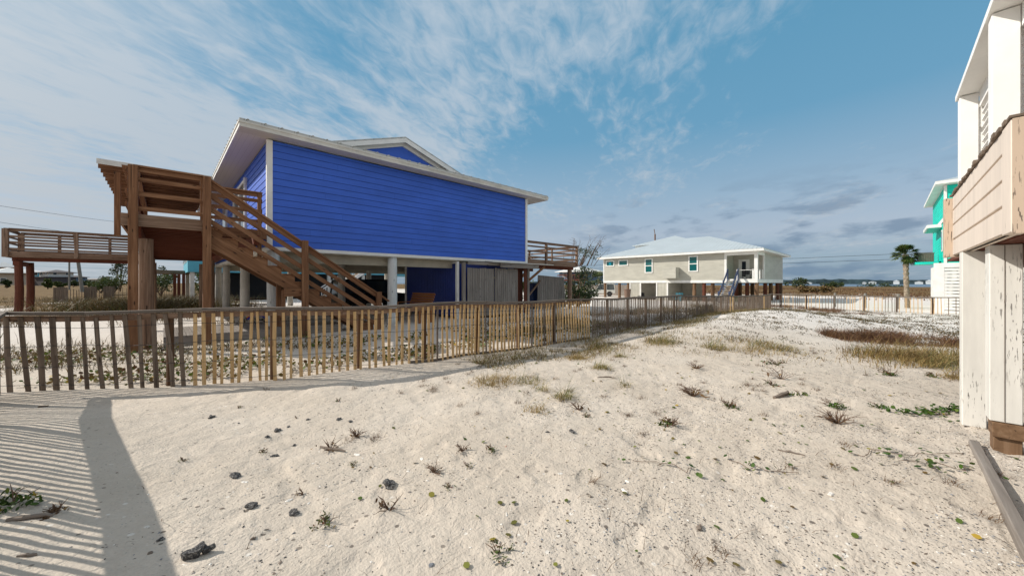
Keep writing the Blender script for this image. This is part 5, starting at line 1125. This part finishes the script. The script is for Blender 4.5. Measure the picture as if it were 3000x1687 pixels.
P2 = region_points(190, weeds, 1, 13, -6, 7); k = np.repeat(np.arange(190), 26); Q = P2[k]+rng.normal(0, .028, (len(k), 2)); V, tt = blades(onground(Q[:, 0], Q[:, 1]), .075, 2., .004, 3); tag(quads('dry_weeds', V, 'leaf_dry', tt*.7), 'small dry brown weeds sprinkled over the open sand', 'weeds', kind='stuff')
P2 = region_points(420, near, 1, 14, -6, 9); V = leaf_verts(onground(P2[:, 0], P2[:, 1], .012), rng.uniform(.02, .055, 420), 5., .75, True); tag(quads('fallen_leaves', V, 'leaf_litter', rng.uniform(.1, 1, 420), None, 6), 'small green and yellow leaves strewn over the near sand', 'leaves', kind='stuff')

# ---------------------------------------------------------------- single plants, stones and sticks
def tuft(px, py, n, h_, spread, mat, lab, lean=1.1, group='grass tufts on the open sand'):
    x, y, z = G(px, py); an = rng.uniform(0, 2*PI, n); r = spread*np.sqrt(rng.uniform(0, 1, n)); u, v = x+np.cos(an)*r, y+np.sin(an)*r
    V, tt = blades(onground(u, v)-np.array([x, y, z]), h_*rng.uniform(.4, 1.15, n)*np.clip(1.25-r/spread*.7, .4, 1.2), lean, .008 if py > 1000 else .012, 4)
    an = rng.uniform(0, 2*PI, n*2); r = spread*1.5*rng.uniform(0, 1, n*2)**.7; u, v = x+np.cos(an)*r, y+np.sin(an)*r; V2, t2 = blades(onground(u, v)-np.array([x, y, z]), h_*.32, 3., .008, 3); V = np.concatenate([V, V2]); tt = np.concatenate([tt, .35+.4*t2 if mat == 'grass_gold' else .72+.28*t2]); o = quads('grass_tuft', V, mat, tt); o.location = (x, y, z); tag(o, lab, 'grass', group)
for a in ((1445, 1122, 150, .26, .28, 'grass_gold', 'wide golden tuft at the left where the fence shadow ends'), (1545, 1118, 60, .22, .2, 'grass_green', 'thin green tuft just right of the wide golden tuft'), (1650, 1165, 46, .34, .12, 'grass_green', 'upright green tuft standing alone in the middle of the sand'),
          (1588, 1145, 18, .3, .1, 'grass_green', 'few sparse blades left of the lone upright green tuft'), (1760, 1078, 60, .32, .14, 'grass_green', 'green tuft with tan skirt below the fence end'), (1815, 1045, 34, .24, .1, 'grass_green', 'small neat green tuft near the weathered fence start'),
          (1940, 1006, 110, .46, .32, 'grass_green', 'broad tall green tuft, largest near the weathered fence'), (2095, 1020, 90, .5, .22, 'grass_green', 'tall arching green tuft on the dune front'), (2255, 1022, 120, .42, .5, 'grass_green', 'wide green and gold tuft on the right dune front'),
          (2180, 1028, 60, .3, .4, 'grass_gold', 'low golden tuft between the two green dune tufts'), (1830, 1130, 16, .36, .08, 'grass_green', 'single slender stalk tuft right of centre'), (1570, 1205, 22, .28, .12, 'grass_gold', 'sparse golden stalks bent over the sand in mid-foreground'),
          (2770, 1075, 160, .5, .4, 'grass_green', 'dense green-gold tuft beside the far white column'), (2700, 1050, 130, .45, .4, 'grass_gold', 'tan leaning tuft left of the dense tuft by the column'), (2810, 1110, 90, .4, .2, 'grass_gold', 'golden tuft brushing the far white column'),
          (1690, 1050, 150, .2, .2, 'grass_gold', 'flattened tan tuft at the fence foot'), (1920, 1000, 60, .35, .3, 'grass_gold', 'tan grass tuft behind the broad tall green tuft')): tuft(*a)
def sprout(px, py, n, size, lab, mat='plant_red', h_=.05, twigs=0, group='small plants on the sand'):
    size *= .82; x, y, z = G(px, py); s = thing('sand_plant', lab, 'plant', (x, y, z), group)
    n = int(n*1.7); sub = rng.normal(0, .5, (5, 3))*size*np.array([1, 1, 0]); c = rnd_unit(n, .8)*size*rng.uniform(.12, .8, (n, 1))+sub[rng.integers(0, 5, n)]; c[:, 2] = np.abs(c[:, 2])*.7+.004; c += np.array([x, y, z])
    quads('leaves', leaf_verts(c, size*.40*rng.uniform(.5, 1.2, n), .8, .42, True), mat, np.clip(rng.normal(.5, .27, n), 0, 1), s, 6)
    m = MB()
    for i in range(4+twigs):
        an = random.uniform(0, 2*PI) if i % 3 else .6*PI; q = size*random.uniform(.5, 1.5); e = Vector((x+math.cos(an)*q, y+math.sin(an)*q, z+random.uniform(.25, 1.)*size)); md = Vector((x, y, z)).lerp(e, .5)+Vector((random.gauss(0, .1)*size, random.gauss(0, .1)*size, .1*size))
        m.tube([(x, y, z-.01), md, e], [.004, .003, .0015], 4); b_ = md+Vector((random.gauss(0, .35), random.gauss(0, .35), .25))*size; m.tube([md, b_], [.0025, .001], 4)
    m.build('stems', 'stem', s)
for a in ((1967, 1245, 40, .13, 'green and dark red plant with upright twigs, right of centre', 'plant_red', .1, 26), (1440, 1318, 34, .075, 'compact dark green plant in mid-foreground'), (955, 1535, 46, .075, 'bushy red and green plant at the lower centre-left'), (1458, 1620, 40, .075, 'slim green plant at the bottom edge, centre'),
          (1370, 1365, 22, .05, 'small green plant left of the compact dark green plant'), (770, 1326, 22, .05, 'small yellow-green plant left of the dark flat stone'), (1035, 1362, 24, .05, 'small green plant in the left foreground'), (1318, 1428, 22, .05, 'thin green plant above the twig litter in the lower centre'),
          (40, 1475, 70, .13, 'leafy green plant in the striped shade at the left edge', 'leaf_green'), (165, 1500, 26, .08, 'stringy dark plant in the striped shade', 'leaf_dry', .05, 6), (1045, 1278, 14, .10, 'dry twiggy plant in the upper left sand', 'leaf_dry', .05, 16), (1140, 1492, 8, .10, 'tall dry stalk plant in the lower centre', 'leaf_dry', .05, 8),
          (970, 1318, 8, .12, 'bare branching twig plant behind the grey stick', 'leaf_dry', .05, 8), (1355, 1320, 6, .08, 'leafless twig plant beside the compact dark green plant', 'leaf_dry', .05, 10), (1275, 1385, 8, .09, 'sprawling dry twig plant in the lower centre', 'leaf_dry', .05, 10), (2030, 1160, 14, .2, 'wide dry brown twig plant on the right sand', 'leaf_dry', .05, 40),
          (2135, 1190, 26, .15, 'brown twig plant with a green heart on the right sand', 'plant_red', .05, 14), (2040, 1080, 10, .16, 'dry twig plant below the arching green tuft', 'leaf_dry', .05, 18), (1720, 1222, 20, .07, 'grey-green plant at the end of dry runners', 'plant_red', .05, 4), (1695, 1200, 4, .14, 'dry brown runners left of the grey-green plant', 'leaf_dry', .05, 14),
          (2345, 1158, 40, .11, 'dark green plant near the driftwood piece', 'leaf_green'), (2440, 1190, 40, .14, 'long low green plant on the right', 'leaf_green', .05, 6), (2580, 1195, 40, .11, 'green clump left of the vine by the column', 'leaf_green'), (2455, 1240, 12, .2, 'tan dry plant with a trailing stem on the right', 'leaf_dry', .05, 24), (2275, 1068, 30, .16, 'dark clump under the wide dune tuft', 'plant_red', .05, 10),
          (2260, 1128, 18, .12, 'low dark clump with thin bare branches', 'plant_red', .05, 8), (2290, 1110, 4, .25, 'bare branching stem on the right sand', 'leaf_dry', .05, 12), (2610, 1100, 20, .18, 'dark straggly plant below the gold swath', 'plant_red', .05, 14), (2740, 1105, 24, .14, 'dark plant at the edge of the gold swath', 'plant_red', .05, 8),
          (700, 1195, 14, .05, 'green sprig with a yellow leaf near the fence shadow', 'leaf_litter'), (990, 1175, 14, .06, 'small sprig right of the fence shadow edge', 'plant_red'), (870, 1225, 3, .04, 'tiny dry sprig among dark stones', 'leaf_dry'), (535, 1350, 16, .04, 'tiny green sprig in the left sunlit sand', 'leaf_green'), (890, 1448, 12, .05, 'reddish leaf scrap plant in the lower left', 'leaf_dry')): sprout(*a)
def vine(p0, p1, n, lab, size=.05):
    a, b = G(*p0), G(*p1); s = thing('beach_vine', lab, 'vine', a); m = MB(); pts = []
    for i in range(12): t_ = i/11; x = a[0]+(b[0]-a[0])*t_+.05*math.sin(i*1.7+a[0]*9); y = a[1]+(b[1]-a[1])*t_+.05*math.cos(i*1.3+a[1]*7); pts.append((x, y, g1(x, y)+.012))
    m.tube(pts, .0025, 5); m.build('runner', 'stem', s); k = rng.integers(0, 12, n); c = np.array(pts)[k]+rng.normal(0, 1, (n, 3))*np.array([.06, .06, 0])+np.array([0, 0, .02])*rng.uniform(.3, 1.5, (n, 1))
    quads('leaves', leaf_verts(c, size*.75*rng.uniform(.6, 1.2, n), 2.2, .9, True), 'leaf_green', np.clip(rng.normal(.5, .2, n), 0, 1), s, 6)
vine((2640, 1215), (2815, 1200), 170, 'dense green vine trailing to the far white column', .06); vine((2650, 1352), (2860, 1378), 34, 'sparse green vine runner near the grey edging board', .055); vine((2480, 1330), (2800, 1330), 12, 'row of single round green leaves left of the vine runner', .06); vine((1860, 1350), (2040, 1385), 16, 'row of round green leaves on the middle-right sand', .05); vine((2150, 1365), (2330, 1390), 14, 'row of small green leaves between sand plants on the right', .045)
def rock(px, py, sx, lab, mat='asphalt_chunk', sy=.7, sz=.5, name='stone', cat='stone', rot=None, group='dark stones on the sand'):
    x, y, z = G(px, py); dd = CA*x+SA*y; R = sx*dd/FPX/2*.72; n1_, n2_ = 9, 12; m = MB(); vs = []; sd = random.randint(0, 999); an0 = rot if rot is not None else random.uniform(0, PI)
    for i in range(n1_+1):
        ph = PI*i/n1_
        for k in range(n2_):
            th = 2*PI*k/n2_; q = Vector((math.sin(ph)*math.cos(th), math.sin(ph)*math.sin(th), math.cos(ph))); f = .55+.85*float(vnoise(np.array(q.x*1.8+sd), np.array(q.y*1.8+q.z*2.3), sd))+.12*random.uniform(-1, 1); q = q*f*R
            q = Vector((q.x, q.y*sy, q.z*sz)); vs.append((x+q.x*math.cos(an0)-q.y*math.sin(an0), y+q.x*math.sin(an0)+q.y*math.cos(an0), z+R*sz*.15+q.z))
    fs = [(i*n2_+k, (i+1)*n2_+k, (i+1)*n2_+(k+1) % n2_, i*n2_+(k+1) % n2_) for i in range(n1_) for k in range(n2_)]; m.add([tuple(Vector(p)-Vector((x, y, z))) for p in vs], fs); o = m.build(name, mat); o.location = (x, y, z); tag(o, lab, cat, group)
for a in ((622, 1222, 32, 'dark rough stone just right of the rail shadow, upper left'), (992, 1229, 26, 'dark rough stone highest in the group below the fence'), (1026, 1235, 20, 'smaller dark stone right of the highest one'), (903, 1229, 17, 'small dark stone left of the highest one'), (815, 1261, 34, 'long dark stone in the left sand group'), (783, 1280, 22, 'pointed dark stone below the long dark one'),
          (845, 1250, 16, 'little dark stone right of the long dark one'), (862, 1304, 17, 'little dark stone in the middle of the left group'), (805, 1336, 30, 'flat dark stone by the yellow-green plant'), (688, 1395, 44, 'big round dark stone with a white shell beside it'), (735, 1483, 48, 'speckled flat grey stone in the lower left'), (862, 1502, 46, 'dark and white crusty stone, lower left'), (1140, 1418, 58, 'long speckled grey stone in the lower centre'),
          (1675, 1265, 30, 'dark chunk alone right of centre'), (1605, 1266, 18, 'small dark chunk left of the lone dark chunk'), (470, 1580, 30, 'dark stone in the rail shadow, lower left'), (1265, 1655, 26, 'smooth blue-grey pebble at the bottom edge', 'stone_grey'), (740, 1577, 22, 'brown stone at the lower left', 'driftwood'), (440, 1620, 24, 'tan stone at the edge of the striped shade', 'driftwood'), (700, 1190+50, 12, 'tiny dark stone among the left group'), (2980, 1582, 30, 'brown rock beside the grey edging board', 'driftwood')): rock(*a)
for a in ((716, 1412, 26, 'white shell beside the big round dark stone', 'shell_white'), (845, 1466, 26, 'white shell above the crusty stone', 'shell_white'), (904, 1474, 18, 'small white fan shell right of its neighbour', 'shell_white'), (1046, 1332, 28, 'pale flat shell by the grey stick', 'shell_white'), (1196, 1381, 20, 'white shell in the lower centre', 'shell_white'), (1235, 1344, 24, 'grey-white flat shell in the centre', 'shell_white'), (1838, 1410, 22, 'white curled shell, middle-right foreground', 'shell_white'),
          (1640, 1387, 22, 'bluish-white shell, centre foreground', 'shell_white'), (1828, 1437, 36, 'long white shell sliver in the foreground', 'shell_white'), (2433, 1447, 34, 'long white shell at the right foreground', 'shell_white'), (2850, 1612, 24, 'round white shell at the lower right', 'shell_white'), (966, 1600, 18, 'snail shell at the bottom left of centre', 'shell_white'), (1482, 1307, 12, 'pink shell by the compact dark green plant', 'shell_pink'), (1530, 1206, 12, 'white shell near the bent golden stalks', 'shell_white'), (2452, 1570, 18, 'grey-white shell in the right foreground', 'shell_white')): rock(*a[:5], sy=.5, sz=.25, name='shell', cat='shell', group='shells on the sand')
def stick(p0, p1, R, lab, mat='driftwood'):
    a, b = G(*p0), G(*p1); m = MB(); pts = [Vector(a).lerp(Vector(b), i/5)+Vector((random.gauss(0, R*.4), random.gauss(0, R*.4), R*.8+random.gauss(0, R*.25))) for i in range(6)]; m.tube(pts, [R*.7, R, R*1.1, R, R*.9, R*.5], 7, jit=.25); tag(m.build('driftwood_stick', mat), lab, 'stick', 'sticks on the sand')
stick((940, 1310), (1012, 1325), .012, 'straight grey stick in the upper left sand'); stick((532, 1632), (632, 1612), .028, 'thick charred driftwood at the bottom left', 'asphalt_chunk'); stick((20, 1525), (150, 1512), .014, 'thin flat stick in the striped shade'); stick((50, 1630), (112, 1626), .008, 'short dark stick in the striped shade, bottom'); stick((2268, 1168), (2312, 1152), .03, 'stubby driftwood piece on the right sand'); stick((1750, 1107), (1793, 1105), .012, 'dark stick below the green tufts'); stick((2280, 1318), (2360, 1335), .008, 'thin curved brown stick on the right sand'); stick((112, 1193), (142, 1190), .012, 'short dark stick near the fence foot in the shade'); stick((2045, 1555), (2052, 1540), .012, 'stubby brown stick in the right foreground')
